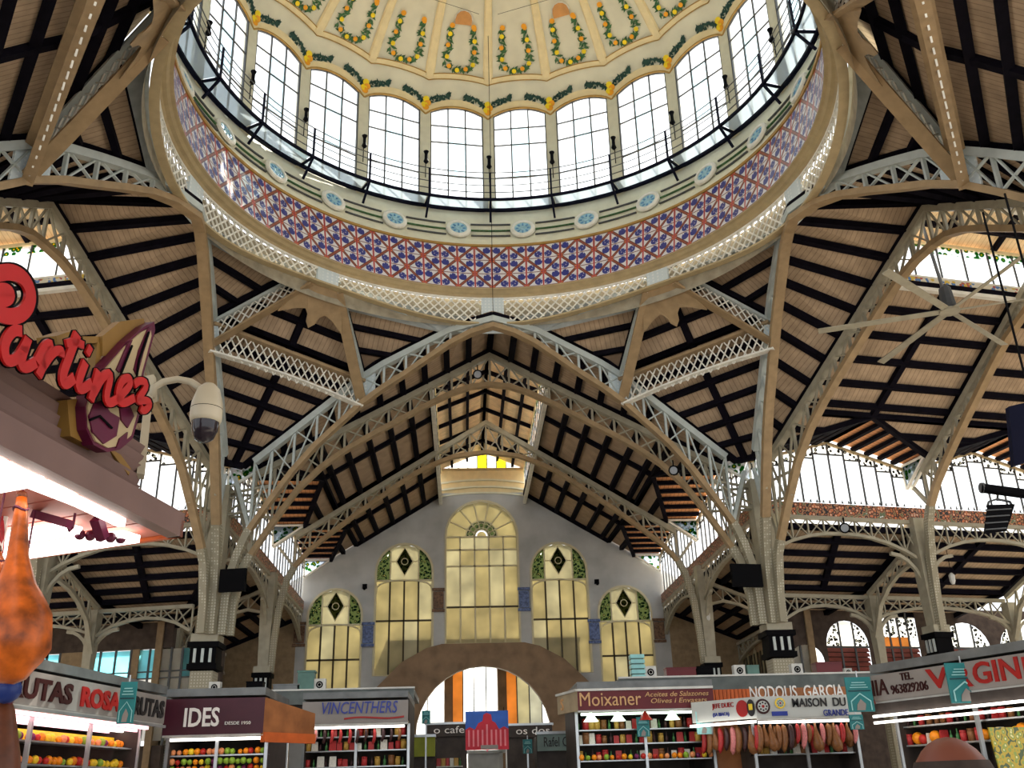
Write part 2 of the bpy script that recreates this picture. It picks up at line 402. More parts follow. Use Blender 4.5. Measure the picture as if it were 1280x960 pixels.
for k in range(-9, 9):
    a0, a1 = k*DW, (k+1)*DW
    ribbon('scallop_border', 'cream', a0, a1, lambda a: scal(a)-.02, lambda a: scal(a)+.30, .05, 12)
    MB().poly([DS(a0+DW*i/12, scal(a0+DW*i/12)-.01, .05) for i in range(13)], .07, .06, (0, 0, 1)).build('scallop_edge', 'gold_edge', dome)
    s2 = lambda a: scal(a, 31.02, .14)
    ribbon('upper_border', 'cream', a0, a1, s2, lambda a: s2(a)+.16, .05, 12)
    for dz in (-.0, .17):
        MB().poly([DS(a0+DW*i/12, s2(a0+DW*i/12)+dz, .06) for i in range(13)], .03, .03, (0, 0, 1)).build('border_line', 'gold_edge', dome)
    b = MB()
    for q in range(9):
        z = lerp(31.15, 34.7, q/8)
        for d in (-1.25, -.8, .8, 1.25): b.v.append(DS(a0+d, z, .02 if abs(d) > 1 else .09))
    for q in range(8):
        for c in range(3): b.f.append((4*q+c, 4*q+c+1, 4*q+c+5, 4*q+c+4))
    b.build('rib', 'cream', dome)
# painted garlands: leaves and fruit
def leafq(b, az, z, ang, ln, wd, off):
    p = DS(az, z, off); q = DS(az, z+.1, off); up = (q-p).normalized(); rt = LT(az)
    d = up*math.sin(ang)+rt*math.cos(ang); e = up*math.cos(ang)-rt*math.sin(ang)
    b.add([p-d*ln/2, p+e*wd/2, p+d*ln/2, p-e*wd/2], [(0, 1, 2, 3)])
def fruitq(b, az, z, r, off):
    p = DS(az, z, off); up = (DS(az, z+.1, off)-p).normalized(); rt = LT(az)
    b.add([p+rt*(r*math.cos(i*PI/4))+up*(r*math.sin(i*PI/4)) for i in range(8)], [tuple(range(8))])
def wreath():
    lf, fu, lm_ = MB(), MB(), MB(); R = random.Random(3)
    for i in range(86):
        k = i/85
        if k < .33: x, z = -3.7-.35*math.sin(k*9), lerp(32.62, 31.62, k/.33)
        elif k < .67: x, z = lerp(-3.9, 3.9, (k-.33)/.34), 31.55-.08*math.sin((k-.33)/.34*PI)
        else: x, z = 3.7+.35*math.sin((1-k)*9), lerp(31.62, 32.62, (k-.67)/.33)
        leafq(lf, DW/2+x*(.96 if z < 32 else .88)+R.uniform(-.75, .75), z+R.uniform(-.06, .06), R.uniform(0, PI), .30, .11, .05)
        if i % 9 == 4: fruitq(fu if i % 2 else lm_, DW/2+x*(.92), z+R.uniform(-.04, .06), .105, .07)
    for s in (-1, 1): fruitq(fu, DW/2+s*3.2, 32.68, .12, .07)
    return lf, fu, lm_
def swag():
    lf, fu, lm_ = MB(), MB(), MB(); R = random.Random(5)
    for i in range(80):
        x = R.uniform(-1, 1); z = scal(.0, WS)+.80-.22*(1-abs(x))**2+.16*abs(x)
        leafq(lf, x*5.8, z+R.uniform(-.10, .10), R.uniform(0, PI), .28, .10, .05)
    for x, z, q in ((-.35, -.08, 0), (.45, .02, 1), (0, -.2, 1), (-.05, .16, 0)): fruitq(fu if q else lm_, x, scal(0, WS)+.55+z, .15, .08)
    return lf, fu, lm_
def ring_copies(mbs, nm, mm, ks):
    src = [b.build(nm[i], mm[i], None, org=(0, 0, 0)) for i, b in enumerate(mbs)]
    first = True
    for k in ks:
        M = Matrix.Translation(-wl(dome)) @ Matrix.Rotation(-rad(k*DW), 4, 'Z'); par = dome
        for i, s in enumerate(src):
            if first: s.parent = dome; s.matrix_local = M; o = s
            else: o = share(nm[i], s, dome, M)
            o['kind'] = 'stuff'
        first = False
ring_copies(wreath(), ('wreath_leaves', 'wreath_oranges', 'wreath_lemons'), ('leaf', 'orange_fruit', 'lemon'), range(-9, 9))
ring_copies(swag(), ('swag_leaves', 'swag_oranges', 'swag_lemons'), ('leaf_dark', 'orange_fruit', 'lemon'), range(-9, 9))
for k in range(-5, 5):
    az = (2*k-.5)*DW; c = DS(az, 32.86, .04); up = (DS(az, 33.05, .04)-c).normalized(); r_ = LT(az); nn = r_.cross(up)
    MB().slab([c+r_*(.36*math.cos(i*PI/6))+up*(.36*math.sin(i*PI/6)) for i in range(7)]+[c-r_*.36-up*.22, c+r_*.36-up*.22], nn*.06).build('oculus', 'terracotta', dome)
    MB().tube([c+r_*(.38*math.cos(i*PI/6))+up*(.38*math.sin(i*PI/6)) for i in range(7)], .035, 6).build('oculus_rim', 'white_trim', dome)
wire = MB().tube([V((.0, 8.6, 33.0)), V((.02, 9.2, 27)), V((0, 9.7, 18.9))], .012, 4).build('hanging_wire', 'black'); tag(wire, 'thin dark wire hanging down from the dome to the ring girder', 'wire')
for s in (-1, 1):
    wire = MB().tube([DS(s*3, 32.98, .25), DS(s*40, 33.0, .3), DS(s*70, 32.2, .2)], .012, 4).build('dome_wire', 'black'); tag(wire, 'thin dark wire strung round the painted dome on the '+('fan' if s > 0 else 'red script sign')+' side', 'wire')
# ring girder carrying the drum
KS = [-156, -117, -78, -39, 0, 39, 78, 117, 156]
def gbot(az):
    d = abs(((az+39) % 78)-39)/39          # 0 at an arch, 1 at a corner
    return 20.08-(lerp(1.22, .66, .5-.5*math.cos(PI*d)))
rg = thing('ring_girder', (0, 0, 18.9), 'pale lattice ring girder under the tile frieze', 'ring girder', kind='structure')
MB().poly(ringpts(10.02, 20.06), .16, .07, (0, 0, 1), True).build('top_flange', 'white_trim', rg)
MB().poly([LW(i*3, 10.02, 0, gbot(i*3)) for i in range(-52, 53)], .07, .28, (0, 0, 1)).build('bottom_flange', 'moulding', rg)
for i in KS:
    a = 2.6
    MB().hexa([LW(i-a, 9.98, 0, gbot(i-a)), LW(i+a, 9.98, 0, gbot(i+a)), LW(i+a, 10.1, 0, gbot(i+a)), LW(i-a, 10.1, 0, gbot(i-a)), LW(i-a, 9.98, 0, 20.05), LW(i+a, 9.98, 0, 20.05), LW(i+a, 10.1, 0, 20.05), LW(i-a, 10.1, 0, 20.05)]).build('riveted_plate', 'plate', rg)
for q in range(len(KS)-1):
    a0, a1 = KS[q]+2.6, KS[q+1]-2.6; n = 17
    if abs(a0+a1)/2 > 130: continue
    for j in range(-4, n+5):
        for s in (-1, 1):
            x0 = lerp(a0, a1, j/n); pts = []
            for i in range(9):
                z_ = i/8*1.22; az = x0+s*z_*5.73
                if a0 <= az <= a1:
                    zz = 20.05-z_
                    if zz >= gbot(az)+.01: pts.append(LW(az, 10.02, 0, zz))
            if len(pts) > 1: MB().poly(pts, .04, .055, LN(x0)).build('lattice_bar', 'white_trim', rg)
# sheet behind the lattice
mat('backing', (0.34, 0.30, 0.22), .7, var=.2)
MB().lathe([(10.3, 18.9), (10.3, 20.1)], 100, rad(-156), rad(156)).build('backing_sheet', 'backing', rg)
# ================================================================== IRON HALL: arches, roofs, clerestory
ARMN = {0: 'long nave', 78: 'right arm', -78: 'left arm', 156: 'back right', -156: 'back left'}
TE, T2, T3 = 10.755, 15.0, 20.0
CRr = [(0, 9.85), (5.54, 11.85), (10.755, 13.28)]
CBz = [(0, 18.72), (.7, 18.64), (1.9, 18.18), (3.2, 17.38), (5, 16.45), (6.2, 15.42), (7.6, 14.2), (8.67, 12.7), (9.2, 12.05), (9.72, 11.2), (10.0, 10.5), (10.2, 9.8), (10.33, 8.65), (10.36, 7.4)]
CTz = [(0, 19.0), (1.7, 18.8), (5, 17.55), (10.0, 13.9), (10.755, 13.4)]
SRr = [(0, 15.16), (10.755, 13.28)]
SBz = [(0, 18.45), (1.2, 18.2), (2.42, 17.5), (4.43, 16.2), (5.95, 15.2), (7.62, 13.8), (8.4, 12.6), (9.34, 11.0), (9.85, 10.0), (10.1, 8.4), (10.12, 7.4)]
TBz = [(0, 18.1), (1.9, 17.85), (3.7, 17.0), (5.9, 15.4), (7.7, 14.05), (9.4, 12.6), (9.9, 11.6), (10.2, 10.2), (10.35, 8.6), (10.4, 7.2)]
def RZ(t): return 19.85-.63*abs(t)
def lift(az, t): t = abs(t); return 0 if az == 0 else .55*math.sin(PI*min(t, 9.5)/9.5)**.8 if t < 9.5 else 0
def c_bot(az, t): return LW(az, interp(CRr, abs(t)), t, interp(CBz, abs(t))+lift(az, t))
def c_top(az, t): return LW(az, interp(CRr, abs(t)), t, interp(CTz, abs(t))+lift(az, t))
def s_bot(az, t): return LW(az, interp(SRr, abs(t)), t, interp(SBz, abs(t)))
def s_top(az, t): return LW(az, interp(SRr, abs(t)), t, RZ(t))
def v_bot(az, r, t): return LW(az, r, t, interp(TBz, abs(t)))
def v_top(az, r, t): return LW(az, r, t, RZ(t)-.1)
UPST = [0, .85, 1.7, 2.6, 3.5, 4.4, 5.3, 6.2, 7.1, 8.0, 8.9, 9.6]
LOST = [9.72, 10.0, 10.2, 10.33, 10.36]
def arch(az, fb, ft, bottab, label, web, flange, sides=(-1, 1), w=.36, thick=.2):
    root = thing('arch_truss', LW(az, 13, 0, 7.4), label, 'arch truss', kind='structure')
    n = LN(az); ts = sorted({s*t for s in sides for t in UPST}); lo = [t for t in sorted({b[0] for b in bottab}) if t >= 9.6]
    MB().poly([fb(t) for t in ts], w, thick, n).build('bottom_chord', flange, root)
    MB().poly([ft(t) for t in ts]+[], w, .24, n).build('top_chord', web, root)
    if len(sides) == 2 or True:
        for s in sides:
            pts = [fb(s*9.6)]+[fb(s*t) for t in lo if t > 9.6]
            zb = [b for b in bottab][-1]
            p = fb(s*zb[0]); p = V((p.x, p.y, zb[1])); pts[-1] = p
            MB().poly(pts, w, thick+.08, n).build('rib', 'rib', root)
            beam('end_strut', fb(s*9.6), ft(s*10.4), .14, .14, web, root)
    for a in ts: 
        if (ft(a)-fb(a)).length > .25: beam('web_post', fb(a), ft(a), .09, .12, web, root, up=n)
    for a, b in zip(ts, ts[1:]):
        beam('diagonal', fb(a), ft(b), .05, .09, web, root, up=n); beam('diagonal', ft(a), fb(b), .05, .09, web, root, up=n)
    return root
for az, nm in ((0, 'leading to the long nave'), (78, 'leading to the right arm with the big fan'), (-78, 'leading to the left arm behind the camera dome')):
    r = arch(az, lambda t, a=az: c_bot(a, t), lambda t, a=az: c_top(a, t), CBz, 'crossing arch truss under the dome ring, '+nm, 'pale_iron', 'flange')
    for s in (-1, 1):
        MB().slab([c_bot(az, s*4.75), c_bot(az, s*5.75), c_top(az, s*5.75), c_top(az, s*4.75)], LN(az)*.06).build('gusset_plate', 'plate', r)
    MB().slab([c_bot(az, -.9), c_bot(az, .9), c_top(az, .8), c_top(az, -.8)], LN(az)*.06).build('gusset_plate', 'plate', r)
    arch(az, lambda t, a=az: s_bot(a, t), lambda t, a=az: s_top(a, t), SBz, 'outward leaning arch truss behind the crossing arch, '+nm, 'iron', 'flange', w=.3)
THIRD = {0: [23.4], 78: [20.7, 28.1], -78: [20.7, 28.1]}
for az, rs_ in THIRD.items():
    for i, r in enumerate(rs_):
        arch(az, lambda t, a=az, r=r: v_bot(a, r, t), lambda t, a=az, r=r: v_top(a, r, t), TBz, ('upright arch truss nearer the crossing' if i == 0 and az else 'upright arch truss farther out' if az else 'upright arch truss half way down')+' in the '+ARMN[az], 'iron', 'flange', w=.3)

# ---- roof fields: purlins and board panels
def along(a, b): 
    d = (b-a).normalized(); return lambda p: (p.dot(d)/.2, 0)
def panel(q, m, root, dirv, th=.05):
    q = [V(p) for p in q]
    q = [p for i, p in enumerate(q) if (p-q[i-1]).length > .02]
    if len(q) < 3: return
    nrm = (q[1]-q[0]).cross(q[2]-q[0])
    if nrm.length < 1e-6: return
    nrm.normalize(); 
    if nrm.z < 0: nrm = -nrm
    d = dirv.normalized()
    MB().slab(q, nrm*th).build('board_panel', m, root, uvf=lambda p: (p.dot(d)/.2, 0))
def purlin(a, b, root, w=.24, h=.22, nm='purlin', m='purlin'):
    if (V(b)-V(a)).length > .05: beam(nm, a, b, w, h, m, root)
def field(root, E0, E1, mid=False, m='boards', rise=.12, pw=.25, ph=.22, edges=True, dz=.22):
    n = len(E0); up = V((0, 0, rise)); E0 = [p+V((0, 0, dz)) for p in E0]; E1 = [p+V((0, 0, dz)) for p in E1]
    for i in range(n): purlin(E0[i], E1[i], root, pw, ph)
    M = [(a+b)/2 for a, b in zip(E0, E1)]
    for i in range(n-1):
        d = E1[i]-E0[i]
        if mid:
            panel([E0[i]+up, M[i]+up, M[i+1]+up, E0[i+1]+up], m, root, d); panel([M[i]+up, E1[i]+up, E1[i+1]+up, M[i+1]+up], m, root, d)
        else: panel([E0[i]+up, E1[i]+up, E1[i+1]+up, E0[i+1]+up], m, root, d)
    if mid:
        for i in range(n-1): beam('rafter', M[i], M[i+1], pw, ph*.9, 'purlin', root)
    if edges:
        for E in (E0, E1):
            for i in range(n-1): beam('edge_rafter', E[i]-V((0, 0, .02)), E[i+1]-V((0, 0, .02)), .22, ph, 'purlin', root)
PST = [0, .95, 1.9, 2.85, 3.8, 4.75, 5.7, 6.65, 7.6, 8.55, 9.5]
CEIL = {}
for az in (0, 78, -78):
    root = thing('ceiling_bay', LW(az, 13, 0, 18), 'wedge-shaped boarded roof bay between crossing arch and leaning arch of the '+ARMN[az], kind='structure')
    CEIL[az] = root
    for s in (-1, 1):
        st = PST if s > 0 else PST
        E0 = [c_top(az, s*t)+V((0, 0, .0)) for t in st]; E1 = [s_top(az, s*t)+V((0, 0, .05)) for t in st]
        field(root, E0, E1)
# ---- corners under the ring: legs, tie girder, boarded roof
def lattice(root, a0, a1, b0, b1, n, m='white_trim', w=.045, side=None):   # diamond lattice between bottom line a and top line b
    for j in range(-2, n+2):
        for s in (-1, 1):
            f0, f1 = j/n, (j+s*2)/n; c0, c1 = 0.0, 1.0
            if f1 == f0: continue
            def clip(f, fo):  # parameter where line reaches 0/1
                return None
            lo, hi = 0.0, 1.0
            for lim, sg in ((0, 1), (1, -1)):
                g0, g1 = (f0-lim)*sg, (f1-lim)*sg
                if g0 < 0 and g1 < 0: lo, hi = 1, 0; break
                if g0 < 0: lo = max(lo, g0/(g0-g1))
                if g1 < 0: hi = min(hi, g0/(g0-g1))
            if hi-lo < .05: continue
            def pt(k): f = lerp(f0, f1, k); return lerp(lerp(a0, a1, f), lerp(b0, b1, f), k)
            beam('lattice_bar', pt(lo), pt(hi), w, w, m, root)
def corner(az0, az1, azc, near, label):
    s0, s1 = 1, -1
    A = [c_bot(az0, s0*5.3), c_bot(az1, s1*5.3)]; AT = [c_top(az0, s0*5.3), c_top(az1, s1*5.3)]
    Pb = LW(azc, 10.15, 0, 19.32); Pt = LW(azc, 10.3, 0, 20.0)
    root = thing('corner_bracket', Pb, label, 'iron bracket', kind='structure')
    for i in range(2):
        a, t = A[i]+V((0, 0, .1)), A[i]+V((0, 0, 1.0)); sd = (Pb-a).cross(V((0, 0, 1))).normalized()
        off = (LT(azc)*(.55 if i else -.55))
        pb, pt_ = Pb+off, Pt+off
        MB().beam(a, pb, .42, .08).build('leg_flange', 'flange', root)
        MB().beam(t, pt_, .30, .10).build('leg_top', 'pale_iron', root)
        lattice(root, a, pb, t, pt_, 12)
        MB().slab([a, a+(pb-a)*.10, t+(pt_-t)*.06, t], sd*.05).build('gusset_plate', 'plate', root)
    d0, d1 = (A[0]-Pb).normalized(), (A[1]-Pb).normalized(); L_ = LT(azc)
    pts = [Pb-L_*.75, Pb+d0*1.9-L_*.1]
    for k, (x, y) in enumerate([(1.35, .15), (1.0, .35), (1.0, .62), (1.15, .86), (1.15, 1.15), (.86, 1.15), (.62, 1.0), (.35, 1.0), (.15, 1.35)]):
        pts.append(Pb+d0*x*.95+d1*y*.95)
    pts += [Pb+d1*1.9+L_*.1, Pb+L_*.75]
    MB().slab(pts, (0, 0, .07)).build('scalloped_plate', 'flange', root)
    tie = thing('tie_girder', (A[0]+A[1])/2, label.replace('bracket', 'tie girder').replace('legs', 'ends'), 'lattice girder', kind='structure')
    lo = [p+V((0, 0, -.12)) for p in A]; hi = [p+V((0, 0, .95)) for p in A]
    m_ = (lo[0]+lo[1])/2+V((0, 0, .16))
    MB().poly([lo[0], lerp(lo[0], m_, .5)+V((0, 0, .04)), m_, lerp(lo[1], m_, .5)+V((0, 0, .04)), lo[1]], .3, .07, LN(azc)).build('bottom_flange', 'white_trim' if not near else 'flange', tie)
    MB().beam(hi[0], hi[1], .5, .12).build('top_flange', 'flange', tie)
    lattice(tie, lo[0], lo[1], hi[0], hi[1], 20)
    # boarded roof of the corner
    cr = thing('ceiling_corner', LW(azc, 14, 0, 13), 'boarded corner roof behind the '+label.split(',')[-1].strip(), kind='structure')
    st = [5.3, 6.1, 6.9, 7.7, 8.5, 9.3, 10.1]+([11.4, 12.8] if near else [])
    field(cr, [c_top(az0, s0*t) for t in st], [c_top(az1, s1*t) for t in st], True)
    hi2 = [AT[0], AT[1]]; top = [Pt+LT(azc)*-.5+V((0, 0, .1)), Pt+LT(azc)*.5+V((0, 0, .1))]
    ks = [0, .3, .6, .95]
    field(cr, [lerp(hi2[0], top[0], k) for k in ks], [lerp(hi2[1], top[1], k) for k in ks], True, edges=False)
    # small triangles between leg, arch and ring
    for az_, s_, leg_t, i in ((az0, s0, 0, 0), (az1, s1, 0, 1)):
        tri = []
        for k, t in ((0, 5.3), (.25, 4.1), (.5, 2.9), (.72, 1.9)):
            a = lerp(hi2[i], top[i], k*.95); b = c_top(az_, s_*t)
            tri.append((a, b))
        field(cr, [a for a, b in tri], [b for a, b in tri], False, edges=True, pw=.2, ph=.2)
        a, b = tri[-1]; q = []
        azp = azc+(-1 if i == 0 else 1)*5; aze = az_+(s_*5)
        arcp = [LW(lerp(azp, aze, k/6), 10.2, 0, gbot(lerp(azp, aze, k/6))+.35) for k in range(7)]
        MB().slab([a, *arcp, b][::-1], V((0, 0, .05))).build('grey_cladding', 'cladding', cr)
corner(0, 78, 39, False, 'lattice bracket with two legs under the dome ring, right far corner')
corner(-78, 0, -39, False, 'lattice bracket with two legs under the dome ring, left far corner')
corner(78, 166, 124, True, 'brown bracket with two legs under the dome ring, right near corner')
corner(-166, -78, -124, True, 'brown bracket with two legs under the dome ring, left near corner')

# ---- piers and columns
def column(az, r, t, label, main=True, group=None, pier=False):
    p = LW(az, r, t, 0); c = thing('iron_column', p, label, 'column', group, 'structure')
    rz = -rad(az); ww = .62 if main else .44
    if pier: ww = .8
    top = 11.9 if main else 9.3
    if pier: top = 13.3
    b = MB().box(p+V((0, 0, 3.05)), ww*1.05, ww*1.05, 6.1, rz)
    b.build('shaft', 'rib', c)
    for i, (z0, z1, k, m) in enumerate(((6.15, 6.35, 1.35, 'black'), (6.35, 6.95, 1.2, 'black'), (6.95, 7.15, 1.45, 'black'), (7.15, 7.45, 1.25, 'iron'))):
        if main: MB().box(p+V((0, 0, (z0+z1)/2)), ww*k, ww*k, z1-z0, rz).build('capital_band' if m == 'black' else 'neck', m, c)
    if main:
        for s in (-1, 0, 1):
            MB().box(p+LT(az)*(s*ww*.36)-LN(az)*(ww*.64)*(1 if True else 0)+V((0, 0, 6.65)), .10, .06, .5, rz).build('capital_boss', 'pale_iron', c)
    z0 = 7.45 if main else 6.1
    k0, k1 = ww*.38, ww*(.55 if not pier else .5)
    n, tt = LN(az), LT(az)
    MB().hexa([p+tt*(x*k)+n*(y*k)+V((0, 0, z)) for z, k in ((z0, k0), (top, k1)) for x, y in ((-1, -1), (1, -1), (1, 1), (-1, 1))]).build('upper_shaft', 'iron', c)
    return c
def knee(c, az, r, t, dirv, z0, z1, reach, m='iron'):
    p = LW(az, r, t, 0); pts = [p+dirv*(reach*(1-math.cos(k*PI/2/6)))+V((0, 0, lerp(z0, z1, math.sin(k*PI/2/6)))) for k in range(7)]
    MB().poly(pts, .14, .14, dirv.cross(V((0, 0, 1)))).build('knee_brace', m, c)
piers = {}
for azc, s in ((39, 'right'), (-39, 'left')):
    r_, t_ = 13.55, 10.98*(1 if azc > 0 else -1)
    c = column(0, r_, t_, 'riveted iron pier with black capital under the %s crossing arches' % s, True, None, True)
    piers[azc] = c
    # open struts tying the ribs above the capital
    for z in (12.1, 13.0):
        for az_, ss in ((0, 1 if azc > 0 else -1), (78 if azc > 0 else -78, -1 if azc > 0 else 1)):
            beam('tie_rod', c_bot(az_, ss*8.9)+V((0, 0, z-12.3)), LW(0, r_, t_, z), .09, .09, 'iron', c)
            beam('tie_rod', s_bot(az_, ss*8.6)+V((0, 0, z-12.3)), LW(0, r_, t_, z), .09, .09, 'iron', c)
    for az_, ss in ((0, 1 if azc > 0 else -1), (78 if azc > 0 else -78, -1 if azc > 0 else 1)):
        beam('tie_rod', c_bot(az_, ss*8.9)+V((0, 0, -.2)), LW(0, r_, t_, 13.0), .07, .07, 'iron', c)
        beam('tie_rod', c_bot(az_, ss*8.9)+V((0, 0, .7)), LW(0, r_, t_, 12.1), .07, .07, 'iron', c)
    a = LW(0, r_, t_, 0)

# ---- long bays with lantern, dormers, clerestory, girders and aisles
m_, N, K = nt('ornament'); b_ = N['Principled BSDF']; b_.inputs['Roughness'].default_value = .4
_tc = N.new('ShaderNodeTexCoord'); _vo = N.new('ShaderNodeTexVoronoi'); _vo.inputs['Scale'].default_value = 6; K.new(_tc.outputs['Object'], _vo.inputs['Vector'])
_cr = N.new('ShaderNodeValToRGB'); K.new(_vo.outputs['Distance'], _cr.inputs[0]); _cr.color_ramp.interpolation = 'CONSTANT'
for pos, c in ((0, (.75, .65, .5, 1)), (.18, (.55, .17, .06, 1)), (.42, (.02, .015, .015, 1)), (.62, (.5, .22, .1, 1)), (.75, (.12, .16, .08, 1))):
    e = _cr.color_ramp.elements.new(pos) if pos not in (0,) else _cr.color_ramp.elements[0]
    e.color = c
K.new(_cr.outputs[0], b_.inputs['Base Color'])
m_, N, K = nt('mosaic'); b_ = N['Principled BSDF']; b_.inputs['Roughness'].default_value = .4
_tc = N.new('ShaderNodeTexCoord'); _vo = N.new('ShaderNodeTexVoronoi'); _vo.inputs['Scale'].default_value = 9; K.new(_tc.outputs['Object'], _vo.inputs['Vector'])
_cr = N.new('ShaderNodeValToRGB'); K.new(_vo.outputs['Color'], _cr.inputs[0]); _cr.color_ramp.interpolation = 'CONSTANT'
for i, (pos, c) in enumerate(((0, (.75, .7, .55, 1)), (.35, (.10, .22, .5, 1)), (.5, (.7, .5, .08, 1)), (.65, (.72, .7, .6, 1)), (.8, (.45, .1, .08, 1)))):
    e = _cr.color_ramp.elements.new(pos) if i else _cr.color_ramp.elements[0]
    e.color = c
K.new(_cr.outputs[0], b_.inputs['Base Color'])
def leafglass(name, base, leaf, spot, scl=4.5, cutoff=.46):
    m, N, K = nt(name)
    for n in list(N):
        if n.type == 'BSDF_PRINCIPLED': N.remove(n)
    out = [n for n in N if n.type == 'OUTPUT_MATERIAL'][0]
    tc = N.new('ShaderNodeTexCoord'); vo = N.new('ShaderNodeTexVoronoi'); vo.inputs['Scale'].default_value = scl; K.new(tc.outputs['Object'], vo.inputs['Vector'])
    cr = N.new('ShaderNodeValToRGB'); cr.color_ramp.interpolation = 'CONSTANT'; K.new(vo.outputs['Distance'], cr.inputs[0])
    for i, (pos, c) in enumerate(((0, spot), (.17, leaf), (cutoff, base))):
        e = cr.color_ramp.elements.new(pos) if i else cr.color_ramp.elements[0]
        e.color = (*c, 1)
    t = N.new('ShaderNodeBsdfTransparent'); l = N.new('ShaderNodeBsdfTranslucent'); x = N.new('ShaderNodeMixShader'); x.inputs[0].default_value = .6
    K.new(cr.outputs[0], t.inputs[0]); K.new(cr.outputs[0], l.inputs[0]); K.new(l.outputs[0], x.inputs[1]); K.new(t.outputs[0], x.inputs[2]); K.new(x.outputs[0], out.inputs[0])
leafglass('leaf_glass', (.8, .84, .9), (.05, .22, .06), (.85, .6, .08))
leafglass('scroll_glass', (.85, .85, .82), (.02, .02, .02), (.6, .6, .5), 5.5, .42)
stripes('lit_lantern_boards', (0.82, 0.63, 0.38), (0.62, 0.45, 0.26), 1, 0, .14)  # cream-tan boards, colour lightened to stand for daylight from the lantern glazing
TD, TV = 7.7, 9.2
def girder(root, a0, a1, ztop, zmid, zend, n, m='iron', w=.2):
    fa = lambda k: lerp(a0, a1, k); sd = (a1-a0).cross(V((0, 0, 1))).normalized()
    bz = lambda k: zend+(zmid-zend)*(1-abs(2*k-1)**2.2)
    top = [fa(k/n)+V((0, 0, ztop)) for k in range(n+1)]; bot = [fa(k/n)+V((0, 0, bz(k/n))) for k in range(n+1)]
    MB().beam(top[0], top[-1], w, .16).build('top_chord', m, root); MB().poly(bot, w, .12, sd).build('arched_chord', m, root)
    for i in range(n+1): beam('web_post', bot[i], top[i], .06, .08, m, root, up=sd)
    for i in range(n):
        beam('diagonal', bot[i], top[i+1], .04, .07, m, root, up=sd); beam('diagonal', top[i], bot[i+1], .04, .07, m, root, up=sd)
